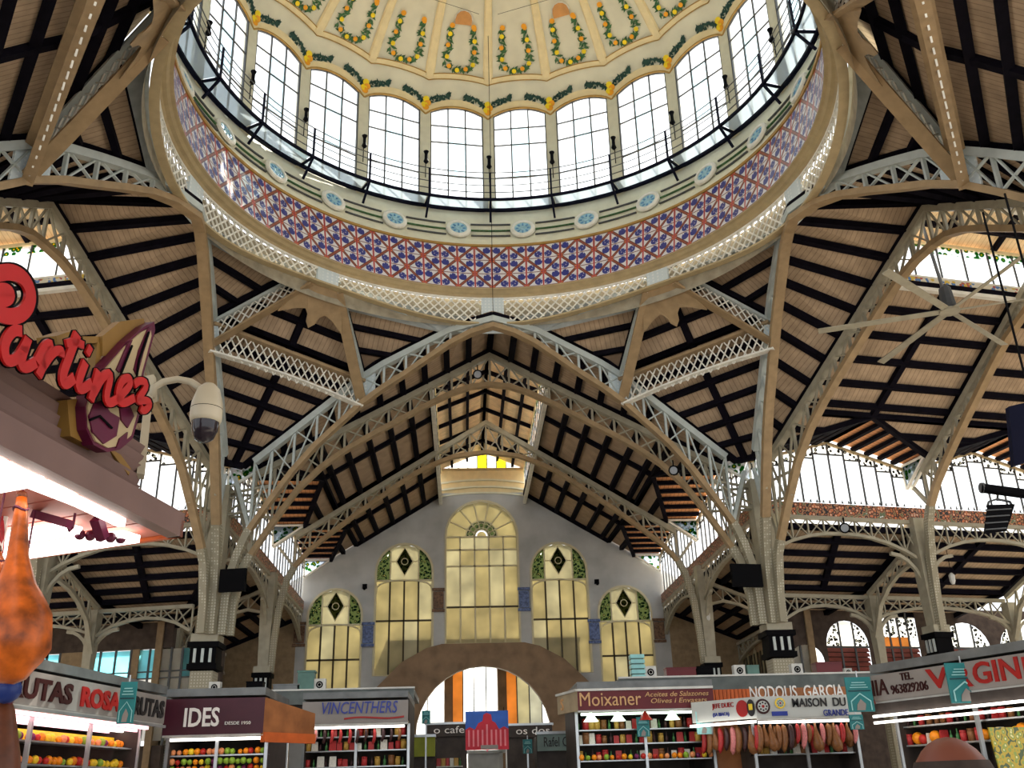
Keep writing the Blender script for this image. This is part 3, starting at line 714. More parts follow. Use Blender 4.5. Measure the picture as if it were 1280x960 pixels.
def longbay(az, s, top0, top1, r0, r1, nm, first, wn, zt=RZ):
    """one roof bay of one arm on side s; top0/top1 give the roof edge points at t; r0,r1 = column line"""
    root = thing('ceiling_slope', LW(az, (r0+r1)/2, s*6, 14), 'boarded roof slope with dormer, '+nm, kind='structure')
    st = [2.65, 3.6, 4.55, 5.5, 6.45, 7.3, TD]
    E0 = [top0(s*t) for t in st]; E1 = [top1(s*t) for t in st]
    field(root, E0, E1, True)
    D0 = V((0, 0, .22)); up = V((0, 0, .11)); st2 = [TD, 8.45, TV]
    f0_, f1_ = (lambda t: top0(t)+D0), (lambda t: top1(t)+D0)
    midp = (f0_(s*TD)+f1_(s*TD))/2
    def val(t, side):
        f = (t-TD)/(TV-TD); e = (f0_ if side == 0 else f1_)(s*t); q = (f0_(s*t)+f1_(s*t))/2; return lerp(q, e, f)
    for i in range(len(st2)-1):
        t0, t1 = st2[i], st2[i+1]
        for side, fn in ((0, f0_), (1, f1_)):
            e0, e1, v0, v1 = fn(s*t0), fn(s*t1), val(t0, side), val(t1, side)
            panel([e0+up, v0+up, v1+up, e1+up], 'boards', root, v0-e0)
            purlin(fn(s*t0), v0, root)
            beam('valley_rafter', v0, v1, .2, .22, 'purlin', root)
    # dormer: orange boards on rafters parallel to its ridge, painted glass triangle at the foot
    d = thing('ceiling_dormer', midp, 'orange boarded dormer over the clerestory, '+nm, kind='structure')
    zr = midp.z
    ends = (LW(az, r0, s*TE, 0), LW(az, r1, s*TE, 0)); wm = (ends[0]+ends[1])/2
    for side in (0, 1):
        def dp(g, h):  # g 0 ridge..1 eave, h 0 valley..1 wall
            v_ = val(TD+g*(TV-TD), side); rpos = lerp(wm, ends[side], g); wall = V((rpos.x, rpos.y, v_.z)); return lerp(v_, wall, h)
        G = [0, .17, .34, .51, .68, .85, 1]
        for i in range(6): panel([p+up for p in (dp(G[i], 0), dp(G[i], 1), dp(G[i+1], 1), dp(G[i+1], 0))], 'orange_boards', d, dp(.5, 1)-dp(.5, 0))
        for g in G: purlin(dp(g, 0), dp(g, 1), d, .22, .16)
        fn = f0_ if side == 0 else f1_
        q = [fn(s*TV), dp(1, 1), fn(s*(TE-.05))-V((0, 0, .1))]
        inn = (dp(.5, 1)-dp(1, 1)).normalized()*.12; inn.z = 0
        q = [p+inn for p in q]
        MB().slab(q, inn*.15).build('painted_glass', 'leaf_glass', d)
        for a_, b_2 in ((q[0], q[1]), (q[1], q[2]), (q[2], q[0])): beam('glass_frame', a_, b_2, .1, .1, 'white_trim', d)
        zeave = dp(1, 1).z
    # clerestory wall
    c0, c1 = LW(az, r0, s*TE, 0), LW(az, r1, s*TE, 0); ze = zeave-.1; zs_ = 12.45
    wi = thing('window_%d' % wn, (c0+c1)/2+V((0, 0, 12.4)), 'clerestory window with tall panes under the dormer, '+nm, kind='structure')
    L0 = (c1-c0).length; n = max(8, int(round(L0/.78))); out = LT(az)*s
    def rake(k): return ze+(zr-ze)*(1-abs(2*k-1))-.08
    for i in range(n):
        k0, k1 = i/n, (i+1)/n; km = .5 if k0 < .5 < k1 else None
        tp = [(k1, rake(k1))]+([(.5, rake(.5))] if km else [])+[(k0, rake(k0))]
        lowz = min(rake(k0), rake(k1))
        od = lowz-.32
        if od > zs_+.3:
            MB().slab([lerp(c0, c1, k)+V((0, 0, z)) for k, z in ((k0, zs_), (k1, zs_), (k1, od), (k0, od))], out*.02).build('pane', 'clear_pane', wi)
            MB().slab([lerp(c0, c1, k)+V((0, 0, z)) for k, z in [(k0, od), (k1, od)]+tp], out*.02).build('ornate_pane', 'scroll_glass', wi)
            beam('transom', lerp(c0, c1, k0)+V((0, 0, od)), lerp(c0, c1, k1)+V((0, 0, od)), .06, .06, 'mullion', wi)
        else:
            MB().slab([lerp(c0, c1, k)+V((0, 0, z)) for k, z in [(k0, zs_), (k1, zs_)]+tp], out*.02).build('ornate_pane', 'scroll_glass', wi)
        if i: beam('mullion', lerp(c0, c1, k0)+V((0, 0, zs_)), lerp(c0, c1, k0)+V((0, 0, rake(k0))), .07, .07, 'mullion', wi)
    for k0, k1 in ((0, .5), (.5, 1)): beam('rake_frame', lerp(c0, c1, k0)+V((0, 0, rake(k0))), lerp(c0, c1, k1)+V((0, 0, rake(k1))), .14, .1, 'moulding', wi)
    MB().slab([c0+V((0, 0, 11.85)), c1+V((0, 0, 11.85)), c1+V((0, 0, zs_-.05)), c0+V((0, 0, zs_-.05))], -out*.1).build('ornament_band', 'ornament', wi)
    cre = MB()
    for i in range(int(L0/.3)):
        k = (i+.5)*.3/L0; p = lerp(c0, c1, k)+V((0, 0, zs_)); cre.add([p-(c1-c0).normalized()*.07, p+(c1-c0).normalized()*.07, p+V((0, 0, .2))], [(0, 1, 2)])
    cre.build('cresting', 'mullion', wi)
    g = thing('arcade_girder', (c0+c1)/2+V((0, 0, 10.1)), 'arched lattice girder below the clerestory, '+nm, 'lattice girder', kind='structure')
    girder(g, c0, c1, 11.78, 11.15, 10.1, 10)
    # aisle roof behind and its outer girder
    ai = thing('ceiling_aisle', LW(az, (r0+r1)/2, s*13, 9.5), 'low boarded aisle roof, '+nm, kind='structure')
    ts = [10.9, 11.75, 12.6, 13.45, 14.3, 15.05]
    kb = 2.317 if az == 0 else .71
    f0 = (lambda t: 13.28+(t-10.755)*kb+.05) if first else (lambda t: r0)
    E0 = [LW(az, f0(t), s*t, lerp(11.2, 9.55, (t-10.9)/4.15)) for t in ts]; E1 = [LW(az, r1, s*t, lerp(11.2, 9.55, (t-10.9)/4.15)) for t in ts]
    field(ai, E0, E1, True, pw=.26)
    d0, d1 = LW(az, f0(T2), s*T2, 0), LW(az, r1, s*T2, 0)
    g2 = thing('aisle_girder', (d0+d1)/2+V((0, 0, 8.4)), 'low arched lattice girder at the outer edge of the aisle, '+nm, 'lattice girder', kind='structure')
    girder(g2, d0, d1, 9.4, 9.0, 8.35, 6 if first else 9)
    if az == 0: return
    ts = [15.05, 16.3, 17.5, 18.7]
    E0 = [LW(az, f0(t), s*t, lerp(9.55, 8.9, (t-15.05)/4.9)) for t in ts]; E1 = [LW(az, max(r1, f0(t)+.3), s*t, lerp(9.55, 8.9, (t-15.05)/4.9)) for t in ts]
    field(ai, E0, E1, False, pw=.3)
WNUM = [30]
def arm(az, cols, endtop=None):
    prevr = 13.28; prevt = lambda t: s_top(az, t); first = True
    for i, r in enumerate(cols):
        topf = (lambda t, r=r: v_top(az, r, t)+V((0, 0, .1))) if not (endtop and i == len(cols)-1) else endtop
        for s in (-1, 1):
            if az and abs(az) == 78 and s*az > 0: continue          # the near side of the arms lies outside the picture
            WNUM[0] += 1
            longbay(az, s, prevt, topf, prevr, r, '%s side of the %s, %s bay' % ('right' if s > 0 else 'left', ARMN[az], 'inner' if i == 0 else 'outer') if az == 0 else '%s bay of the %s' % ('inner' if i == 0 else 'outer', ARMN[az]), first, WNUM[0])
        if az:
            s = 1 if az > 0 else -1                                  # near slopes: plain boarded field
            root = thing('ceiling_slope', LW(az, (prevr+r)/2, s*6, 14), 'plain boarded near roof slope, %s bay of the %s' % ('inner' if i == 0 else 'outer', ARMN[az]), kind='structure')
            st = [2.65, 3.6, 4.55, 5.5, 6.45, 7.3, 8.2, 9.2]
            field(root, [prevt(s*t) for t in st], [topf(s*t) for t in st], True)
        prevr, prevt, first = r, topf, False
arm(78, [20.7, 28.1]); arm(-78, [20.7, 28.1])
ZW = lambda t: 20.2-.61*abs(t)
arm(0, [23.4, 33.45], lambda t: LW(0, 33.45, t, ZW(t)))
# columns
for az in (78, -78):
    s = -1 if az > 0 else 1; nm = ARMN[az]
    for i, r in enumerate((20.7, 28.1)):
        c = column(az, r, s*TE, 'tapering iron column with black capital on the %s column line of the %s' % ('first' if i == 0 else 'second', nm))
        for d in (1, -1): knee(c, az, r, s*TE, LN(az)*d, 8.3, 10.4, 1.5)
        knee(c, az, r, s*TE, LT(az)*s, 8.0, 10.6, 1.6)
        c = column(az, r+.2, s*T2, 'slim iron column at the outer aisle edge, %s line of the %s' % ('first' if i == 0 else 'second', nm), False)
        for d in (1, -1): knee(c, az, r+.2, s*T2, LN(az)*d, 7.2, 8.6, 1.2)
        knee(c, az, r+.2, s*T2, LT(az)*-s, 6.8, 9.4, 1.3)
for s, nm in ((1, 'right'), (-1, 'left')):
    c = column(0, 23.4, s*TE, 'tapering iron column with black capital half way down the %s side of the nave' % nm)
    for d in (1, -1): knee(c, 0, 23.4, s*TE, LN(0)*d, 8.3, 10.4, 1.5)
    c = column(0, 23.4, s*T2, 'slim iron column in the aisle on the %s side of the nave' % nm, False)
    for d in (1, -1): knee(c, 0, 23.4, s*T2, LN(0)*d, 7.2, 8.6, 1.2)
# transverse aisle trusses from column to outer column
def aisle_truss(az, r, s, label):
    o = thing('aisle_truss', LW(az, r, s*13, 8), label, 'aisle truss', kind='structure'); ts = [10.95, 11.7, 12.5, 13.3, 14.1, 14.8]
    top = [LW(az, r, s*t, lerp(11.1, 9.5, (t-10.95)/3.9)) for t in ts]; bz = [10.0, 10.15, 9.95, 9.55, 8.9, 7.6]
    bot = [LW(az, r, s*t, z) for t, z in zip(ts, bz)]
    MB().poly(top, .22, .16, LN(az)).build('top_chord', 'iron', o); MB().poly(bot, .2, .13, LN(az)).build('arched_chord', 'iron', o)
    for a, b in zip(top, bot): beam('web_post', a, b, .06, .08, 'iron', o, up=LN(az))
    for i in range(5): beam('diagonal', top[i], bot[i+1], .05, .06, 'iron', o, up=LN(az))
for az in (78, -78):
    for i, r in enumerate((20.7, 28.1)): aisle_truss(az, r, -1 if az > 0 else 1, 'sloping aisle truss at the %s column line of the %s' % ('first' if i == 0 else 'second', ARMN[az]))
for s in (-1, 1): aisle_truss(0, 23.4, s, 'sloping aisle truss on the %s side half way down the nave' % ('right' if s > 0 else 'left'))
# ---- lanterns along the ridges
def lantern(az, r0, r1, label, sides=(-1, 1)):
    hw, zb, zt_, zr = 2.62, RZ(2.62)+.1, 20.25, 21.45
    o = thing('ceiling_lantern', LW(az, (r0+r1)/2, 0, zb), label, kind='structure')
    n = int((r1-r0)/1.05)
    for s in sides:
        for i in range(n):
            a, b = lerp(r0, r1, i/n), lerp(r0, r1, (i+1)/n); out = LT(az)*s*.02
            for z0, z1, m, nm in ((zb+.45, zt_-.38, 'clear_pane', 'pane'), (zt_-.38, zt_, 'leaf_glass', 'leaf_pane')):
                MB().slab([LW(az, a, s*hw, z0), LW(az, b, s*hw, z0), LW(az, b, s*hw, z1), LW(az, a, s*hw, z1)], out).build(nm, m, o)
            beam('mullion', LW(az, a, s*hw, zb), LW(az, a, s*hw, zt_), .06, .06, 'mullion', o)
        MB().beam(LW(az, r0, s*hw, zb+.2), LW(az, r1, s*hw, zb+.2), .1, .42).build('mosaic_sill', 'mosaic', o)
        MB().beam(LW(az, r0, s*(hw-.02), zb-.08), LW(az, r1, s*(hw-.02), zb-.08), .2, .14).build('sill', 'white_trim', o)
        MB().beam(LW(az, r0, s*hw, zb+.46), LW(az, r1, s*hw, zb+.46), .12, .08).build('rail', 'white_trim', o)
        MB().beam(LW(az, r0, s*hw, zt_), LW(az, r1, s*hw, zt_), .14, .12).build('head', 'cream', o)
        k = max(3, int((r1-r0)/2.4)); up = V((0, 0, .1))
        ts = [0, .95, 1.9, 2.95]
        for i in range(k):
            a, b = lerp(r0, r1, i/k), lerp(r0, r1, (i+1)/k)
            for t0, t1 in zip(ts, ts[1:]):
                z = lambda t: zr-.42*t
                panel([LW(az, a, s*t0, z(t0))+up, LW(az, b, s*t0, z(t0))+up, LW(az, b, s*t1, z(t1))+up, LW(az, a, s*t1, z(t1))+up], 'lit_lantern_boards', o, LN(az))
            beam('rafter', LW(az, a, 0, zr), LW(az, a, s*2.9, zr-.42*2.9), .16, .2, 'purlin', o)
        for t in ts[:3]: beam('purlin', LW(az, r0, s*t, zr-.42*t), LW(az, r1, s*t, zr-.42*t), .16, .2, 'purlin', o)
    return o
lantern(0, 15.3, 33.45, 'raised glazed lantern along the ridge of the long nave')
lantern(78, 15.3, 30, 'raised glazed lantern along the ridge of the right arm')
lantern(-78, 15.3, 30, 'raised glazed lantern along the ridge of the left arm')
# ================================================================== WALLS
from mathutils.geometry import tessellate_polygon
mat('plaster', (0.47, 0.475, 0.46), .85, var=.18, scale=.6)
mat('concrete', (0.25, 0.165, 0.10), .9, var=.25, scale=1.2)
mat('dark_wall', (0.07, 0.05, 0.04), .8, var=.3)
mat('tan_wall', (0.30, 0.21, 0.12), .8, var=.2)
mat('window_bar', (0.62, 0.56, 0.36), .6, var=.05)
mat('window_dark', (0.07, 0.055, 0.03), .6)
mat('iron_scroll', (0.03, 0.03, 0.028), .6)
mat('tile_block', (0.10, 0.14, 0.28), .4, var=.6, scale=9)
mat('brown_block', (0.16, 0.09, 0.05), .5, var=.6, scale=9)
mat('louvre', (0.22, 0.06, 0.045), .7, var=.2)
def blind(name, col, tr=.5):
    m, N, K = nt(name)
    for n in list(N):
        if n.type == 'BSDF_PRINCIPLED': N.remove(n)
    out = [n for n in N if n.type == 'OUTPUT_MATERIAL'][0]
    d = N.new('ShaderNodeBsdfDiffuse'); l = N.new('ShaderNodeBsdfTranslucent'); x = N.new('ShaderNodeMixShader'); x.inputs[0].default_value = tr
    no = N.new('ShaderNodeTexNoise'); no.inputs['Scale'].default_value = .8; tc = N.new('ShaderNodeTexCoord'); K.new(tc.outputs['Object'], no.inputs['Vector'])
    mr = N.new('ShaderNodeMapRange'); mr.inputs[1].default_value = .3; mr.inputs[2].default_value = .7; mr.inputs[3].default_value = .8; mr.inputs[4].default_value = 1.15; K.new(no.outputs['Fac'], mr.inputs[0])
    mm = N.new('ShaderNodeMixRGB'); mm.blend_type = 'MULTIPLY'; mm.inputs[0].default_value = 1; mm.inputs[1].default_value = (*col, 1); K.new(mr.outputs[0], mm.inputs[2])
    K.new(mm.outputs[0], d.inputs[0]); K.new(mm.outputs[0], l.inputs[0]); K.new(d.outputs[0], x.inputs[1]); K.new(l.outputs[0], x.inputs[2]); K.new(x.outputs[0], out.inputs[0])
blind('blind_pane', (0.54, 0.49, 0.32), .5)
blind('pale_blind', (0.58, 0.55, 0.41), .5)
blind('grey_blind', (0.55, 0.55, 0.48), .55)
blind('orange_blind', (0.72, 0.40, 0.14), .45)
blind('yellow_pane', (0.95, 0.85, 0.10), .9)
blind('white_pane', (0.95, 0.95, 0.93), .9)
blind('sky_pane', (0.42, 0.80, 0.88), .9)
leafglass('dark_leaf', (.16, .18, .10), (.012, .03, .02), (.45, .42, .22), 6, .45)
WY = 33.5
def wallholes(name, outer, holes, y, th, m, label):                 # wall in the plane y with real openings
    polys = [[V((x, z, 0)) for x, z in outer]]+[[V((x, z, 0)) for x, z in h] for h in holes]
    tris = tessellate_polygon(polys); flat = [p for q in polys for p in q]; n = len(flat); b = MB()
    b.v = [V((p.x, y, p.y)) for p in flat]+[V((p.x, y+th, p.y)) for p in flat]
    b.f = [tuple(t) for t in tris]+[tuple(i+n for i in t[::-1]) for t in tris]; k = 0
    for q in polys:
        for i in range(len(q)): j = (i+1) % len(q); b.f.append((k+i, k+j, n+k+j, n+k+i))
        k += len(q)
    o = b.build(name, m); tag(o, label, kind='structure'); return o
def archtop(xc, hw, zs, zt, x): return zs+(zt-zs)*math.sqrt(max(0, 1-((x-xc)/hw)**2))
def archpoly(xc, hw, zb, zs, zt, n=14, low=None):
    p = [(xc+hw*math.cos(PI*i/n), zs+(zt-zs)*math.sin(PI*i/n)) for i in range(n+1)]
    return (low if low else [(xc-hw, zb), (xc+hw, zb)])+p
WIN = {'c': (-.1, 2.2, 9.75, 16.2, 18.4), 'ml': (-4.77, 1.7, 8.05, 14.05, 15.75), 'mr': (4.55, 1.7, 8.0, 13.95, 15.68), 'ol': (-8.8, 1.58, 7.2, 11.5, 13.08), 'or': (8.4, 1.58, 7.1, 11.4, 12.96)}
cut = {'ml': [(-6.47, 8.05), (-5.1, 8.05), (-3.07, 9.45)], 'mr': [(2.85, 9.4), (4.9, 8.0), (6.25, 8.0)]}
AR = [(-4.0, 0), (-4.0, 4.3)]+[(-.15-3.85*math.cos(PI*i/16), 4.6+3.86*math.sin(PI*i/16)) for i in range(1, 16)]+[(3.7, 4.3), (3.7, 0)]
outer = [(-11.6, 0)]+AR+[(11.6, 0), (11.6, ZW(11.6)+.35), (2.68, ZW(2.68)+.35), (-2.68, ZW(2.68)+.35), (-11.6, ZW(11.6)+.35)]
holes = [archpoly(*WIN[k], low=cut.get(k)) for k in WIN]
wallholes('wall_end', outer, holes, WY, .35, 'plaster', 'grey plaster gable wall with five arched windows at the nave end')
NMW = {'c': 'tall central arched window with fan light in the gable wall', 'ml': 'arched window left of the tall central one in the gable wall', 'mr': 'arched window right of the tall central one in the gable wall', 'ol': 'low outermost arched window on the left of the gable wall', 'or': 'low outermost arched window on the right of the gable wall'}
def gable_window(k, num):
    xc, hw, zb, zs, zt = WIN[k]; y = WY+.12; big = k == 'c'
    root = thing('window_%d' % num, (xc, y, zb), NMW[k], kind='structure')
    P = lambda x, z, d=0: V((x, y+d, z)); top = lambda x: archtop(xc, hw, zs, zt, x)
    zlow = lambda x: interp(cut[k], x) if k in cut else zb
    pts = [P(a, c, -.12) for a, c in archpoly(xc, hw, zb, zs, zt, low=cut.get(k))]
    MB().poly(pts, .1, .13, (0, 1, 0), True).build('frame', 'window_bar', root)
    n = 5 if big else 4; X = [xc-hw+2*hw*i/n for i in range(n+1)]
    tr = [11.9, 14.35, 15.35, zs-.05] if big else [lerp(zb, zs, .42)+(.6 if k[0] == 'm' else 0), zs-.5]
    for x in X[1:-1]:
        beam('mullion', P(x, zlow(x)), P(x, tr[-1]), .10, .10, 'window_dark' if not big else 'window_bar', root)
    for z in tr: beam('transom', P(xc-hw*.98, z), P(xc+hw*.98, z), .10, .10, 'window_dark' if z == tr[0] else 'window_bar', root)
    rows = [None]+tr
    R = random.Random(num)
    for i in range(n):
        for j in range(len(tr)):
            x0, x1 = X[i], X[i+1]; lo = [(x0, zlow(x0)), (x1, zlow(x1))] if j == 0 else [(x0, tr[j-1]), (x1, tr[j-1])]
            if j == 0 and k in cut:
                for a in cut[k]:
                    if x0 < a[0] < x1: lo.insert(1, a)
            q = lo+[(x1, min(tr[j], top(x1-.001))), (x0, min(tr[j], top(x0+.001)))]
            MB().slab([P(a, c, .05) for a, c in q], (0, .02, 0)).build('pane', R.choice(['blind_pane', 'blind_pane', 'pale_blind', 'blind_pane']), root)
    z0 = tr[-1]
    if big:                                                         # fan of panes round an iron scroll half-disc
        m = 7
        for i in range(m):
            a0, a1 = PI*i/m, PI*(i+1)/m
            for r0, r1, mm, nm in ((.98, 2.15, 'blind_pane', 'fan_pane'), (.40, .92, 'dark_leaf', 'scroll_pane')):
                q = [(xc+r0*math.cos(a0), zs+r0*math.sin(a0)), (xc+r1*math.cos(a0), zs+r1*math.sin(a0)), (xc+r1*math.cos((a0+a1)/2)*1.01, zs+r1*math.sin((a0+a1)/2)*1.01), (xc+r1*math.cos(a1), zs+r1*math.sin(a1)), (xc+r0*math.cos(a1), zs+r0*math.sin(a1))]
                MB().slab([P(a, c, .05) for a, c in q], (0, .02, 0)).build(nm, mm, root)
            if i: beam('fan_bar', P(xc+.4*math.cos(a0), zs+.4*math.sin(a0)), P(xc+2.15*math.cos(a0), zs+2.15*math.sin(a0)), .08, .08, 'window_bar', root)
        for r in (.4, .95):
            MB().poly([P(xc+r*math.cos(PI*i/14), zs+r*math.sin(PI*i/14), -.02) for i in range(15)], .08, .08, (0, 1, 0)).build('fan_ring', 'window_bar', root)
        for i in range(7):
            a = PI*(i+.5)/7; MB().tube([P(xc+.66*math.cos(a)+.16*math.cos(q*PI/5), zs+.66*math.sin(a)+.16*math.sin(q*PI/5), -.03) for q in range(10)], .03, 5, True).build('scroll', 'window_bar', root)
        MB().slab([P(xc+.3*math.cos(PI*i/8), zs+.3*math.sin(PI*i/8), .05) for i in range(9)], (0, .02, 0)).build('hub_pane', 'blind_pane', root)
    else:                                                           # head with diamond and two leafy side lights
        arc = lambda x: min(top(x), 99)
        xa, xb = xc-hw*.5, xc+hw*.5
        MB().slab([P(a, c, .05) for a, c in [(xa, z0), (xb, z0), (xb, arc(xb)), (xc, zt), (xa, arc(xa))]], (0, .02, 0)).build('head_pane', 'pale_blind', root)
        for s in (-1, 1):
            x0, x1 = xc+s*hw*.5, xc+s*hw*.97
            MB().slab([P(a, c, .045) for a, c in [(x0, z0), (x1, z0), (x1, arc(x1)), (lerp(x0, x1, .5), arc(lerp(x0, x1, .5))), (x0, arc(x0))]], (0, .02, 0)).build('leafy_pane', 'dark_leaf', root)
            beam('head_bar', P(x0, z0), P(x0, arc(x0)), .08, .08, 'window_bar', root)
        zc = (z0+zt)/2+.05; d = [(xc, zc+.85), (xc+.5, zc), (xc, zc-.85), (xc-.5, zc)]
        MB().slab([P(a, c, -.0) for a, c in d], (0, .04, 0)).build('diamond', 'dark_leaf', root)
        MB().poly([P(a, c, -.02) for a, c in d], .07, .07, (0, 1, 0), True).build('diamond_frame', 'window_bar', root)
        MB().tube([P(xc+.2*math.cos(q*PI/5), zc+.2*math.sin(q*PI/5), -.02) for q in range(10)], .035, 5, True).build('diamond_ring', 'window_bar', root)
        beam('head_bar', P(xa, zc), P(xc-.5, zc), .06, .06, 'window_bar', root); beam('head_bar', P(xc+.5, zc), P(xb, zc), .06, .06, 'window_bar', root)
        # lower arched bar of the casements
        MB().poly([P(xc+hw*.98*math.cos(PI*i/12), zs-1.2+.72*math.sin(PI*i/12)**.6, -.03) for i in range(13)], .08, .08, (0, 1, 0)).build('arched_bar', 'window_bar', root)
for i, k in enumerate(WIN): gable_window(k, 50+i)
# concrete arch band over the doorway
aout = [(7.2, 5.4), (6.0, 7.4), (4.6, 8.75), (3.2, 9.5), (2.3, 9.72), (-2.5, 9.72), (-3.4, 9.5), (-4.8, 8.75), (-6.2, 7.4), (-7.4, 5.4), (-7.4, 0)]
ob = MB().slab([V((x, WY-.42, z)) for x, z in AR+[(7.2, 0)]+aout], (0, .41, 0)).build('wall_arch_band', 'concrete'); tag(ob, 'brown concrete arch over the wide doorway in the gable wall', kind='structure')
bl = []
for u, v, mm, nm in ((548, 750, 'brown_block', 'brown'), (655, 749, 'tile_block', 'blue'), (460, 793, 'tile_block', 'blue'), (743, 789, 'tile_block', 'blue'), (374, 793, 'brown_block', 'brown'), (824, 788, 'brown_block', 'brown')):
    p = on_y(u, v, WY-.06); MB().box(p, .62, .12, 1.0).box(p+V((0, 0, .62)), .74, .16, .16).box(p-V((0, 0, .62)), .74, .16, .16).build('capital_block', mm, bpy.data.objects['wall_end'])
for u, v in ((456, 733), (746, 727)):
    p = on_y(u, v, WY-.1); o = MB().box(p, .26, .18, .26).tube([p+V((0, -.05, -.1)), p+V((0, -.2, -.18))], .09, 8).build('wall_spotlight', 'black'); tag(o, 'small round spotlight between the gable windows on the %s side' % ('maroon stall' if u < 600 else 'red-signed stall'), 'spotlight')
# lantern end above the gable
le = thing('wall_lantern_end', (0, WY, 18.6), 'cream end of the roof lantern with a yellow glazed light', kind='structure')
MB().slab([V((x, WY+.1, z)) for x, z in [(-2.7, 18.5), (2.7, 18.5), (2.7, 20.45), (-2.7, 20.45)]], (0, .2, 0)).build('cream_panel', 'cream', le)
for z in (18.7, 19.1, 19.55): MB().poly([V((lerp(-2.65, 2.65, i/8), WY-.0, z+.22*(1-(i/4-1)**2))) for i in range(9)], .14, .10, (0, 1, 0)).build('curved_moulding', 'pale_cream', le)
for i in range(7):
    x0 = -2.1+4.2*i/7
    MB().slab([V((x0, WY+.08, 20.5)), V((x0+.6, WY+.08, 20.5)), V((x0+.6, WY+.08, 21.45)), V((x0, WY+.08, 21.45))], (0, .02, 0)).build('pane', 'yellow_pane' if i in (3, 5) else 'white_pane', le)
    beam('mullion', V((x0, WY+.05, 20.5)), V((x0, WY+.05, 21.45)), .06, .06, 'mullion', le)
beam('sill', V((-2.6, WY, 20.46)), V((2.6, WY, 20.46)), .2, .12, 'moulding', le)
# room beyond the doorway
vb = thing('wall_vestibule', (0, 41, 0), 'bright glazed wall of the entrance hall behind the arch', kind='structure')
xs_ = [-5.2, -4.4, -3.6, -2.5, -2.0, -1.3, -.6, .2, .95, 1.5, 2.2, 3.0, 3.8, 4.6, 5.4]
mm_ = ['white_pane', 'white_pane', 'white_pane', None, 'orange_blind', 'white_pane', 'white_pane', 'white_pane', None, 'orange_blind', 'pale_blind', 'grey_blind', 'white_pane', 'white_pane']
for i, m in enumerate(mm_):
    a, b = xs_[i], xs_[i+1]
    if m is None: MB().box(V(((a+b)/2, 41, 5)), b-a, .4, 10).build('post', 'concrete', vb); continue
    for z0, z1 in ((2.2, 4.4), (4.4, 9.4)):
        mm2 = m if z0 > 3 else 'white_pane'
        MB().slab([V((a, 41, z0)), V((b, 41, z0)), V((b, 41, z1)), V((a, 41, z1))], (0, .03, 0)).build('pane', mm2, vb)
    beam('mullion', V((a, 40.95, 2.2)), V((a, 40.95, 9.4)), .07, .07, 'mullion', vb)
MB().box(V((0, 41, 1.1)), 11, .3, 2.2).build('dado', 'dark_wall', vb)
beam('transom', V((-5.2, 40.95, 4.4)), V((5.4, 40.95, 4.4)), .1, .1, 'mullion', vb)
for s in (-1, 1):
    o = MB().box(V((s*5.6, 37.4, 5)), .2, 7.0, 10).build('wall_vestibule_side', 'tan_wall'); tag(o, 'plain side wall of the entrance hall', kind='structure')
o = MB().box(V((0, 37.4, 10.1)), 11.4, 7.2, .2).build('ceiling_vestibule', 'tan_wall'); tag(o, 'ceiling of the entrance hall', kind='structure')
# outer walls of aisles and arms
for s, nm in ((1, 'right'), (-1, 'left')):
    o = MB().box(V((s*15.35, 28.0, 4.9)), .3, 12.0, 9.8).build('wall_nave_'+nm, 'tan_wall'); tag(o, 'tan %s side wall of the nave aisle' % nm, kind='structure')
    for i, y in enumerate((23.6, 25.4, 27.2, 29.0, 30.8, 32.4)):
        wv = thing('window_%d' % (60+i+(10 if s > 0 else 0)), (s*15.15, y, 4), kind='structure'); wv['label'] = 'tall narrow amber window in the %s nave aisle wall' % nm
        MB().slab([V((s*15.18, y-.6, 4)), V((s*15.18, y+.6, 4)), V((s*15.18, y+.6, 8.2)), V((s*15.18, y, 8.9)), V((s*15.18, y-.6, 8.2))], V((-s*.03, 0, 0))).build('pane', 'blind_pane', wv)
        for d in (-.6, 0, .6): beam('mullion', V((s*15.12, y+d, 4)), V((s*15.12, y+d, 8.5)), .08, .08, 'window_dark', wv)
        wv['group'] = 'amber aisle windows, '+nm
    o = MB().box(V((s*13.3, WY+.1, 5.7)), 4.6, .3, 11.4).build('wall_aisle_end_'+nm, 'tan_wall'); tag(o, 'end wall of the %s nave aisle' % nm, kind='structure')
TW = 18.5
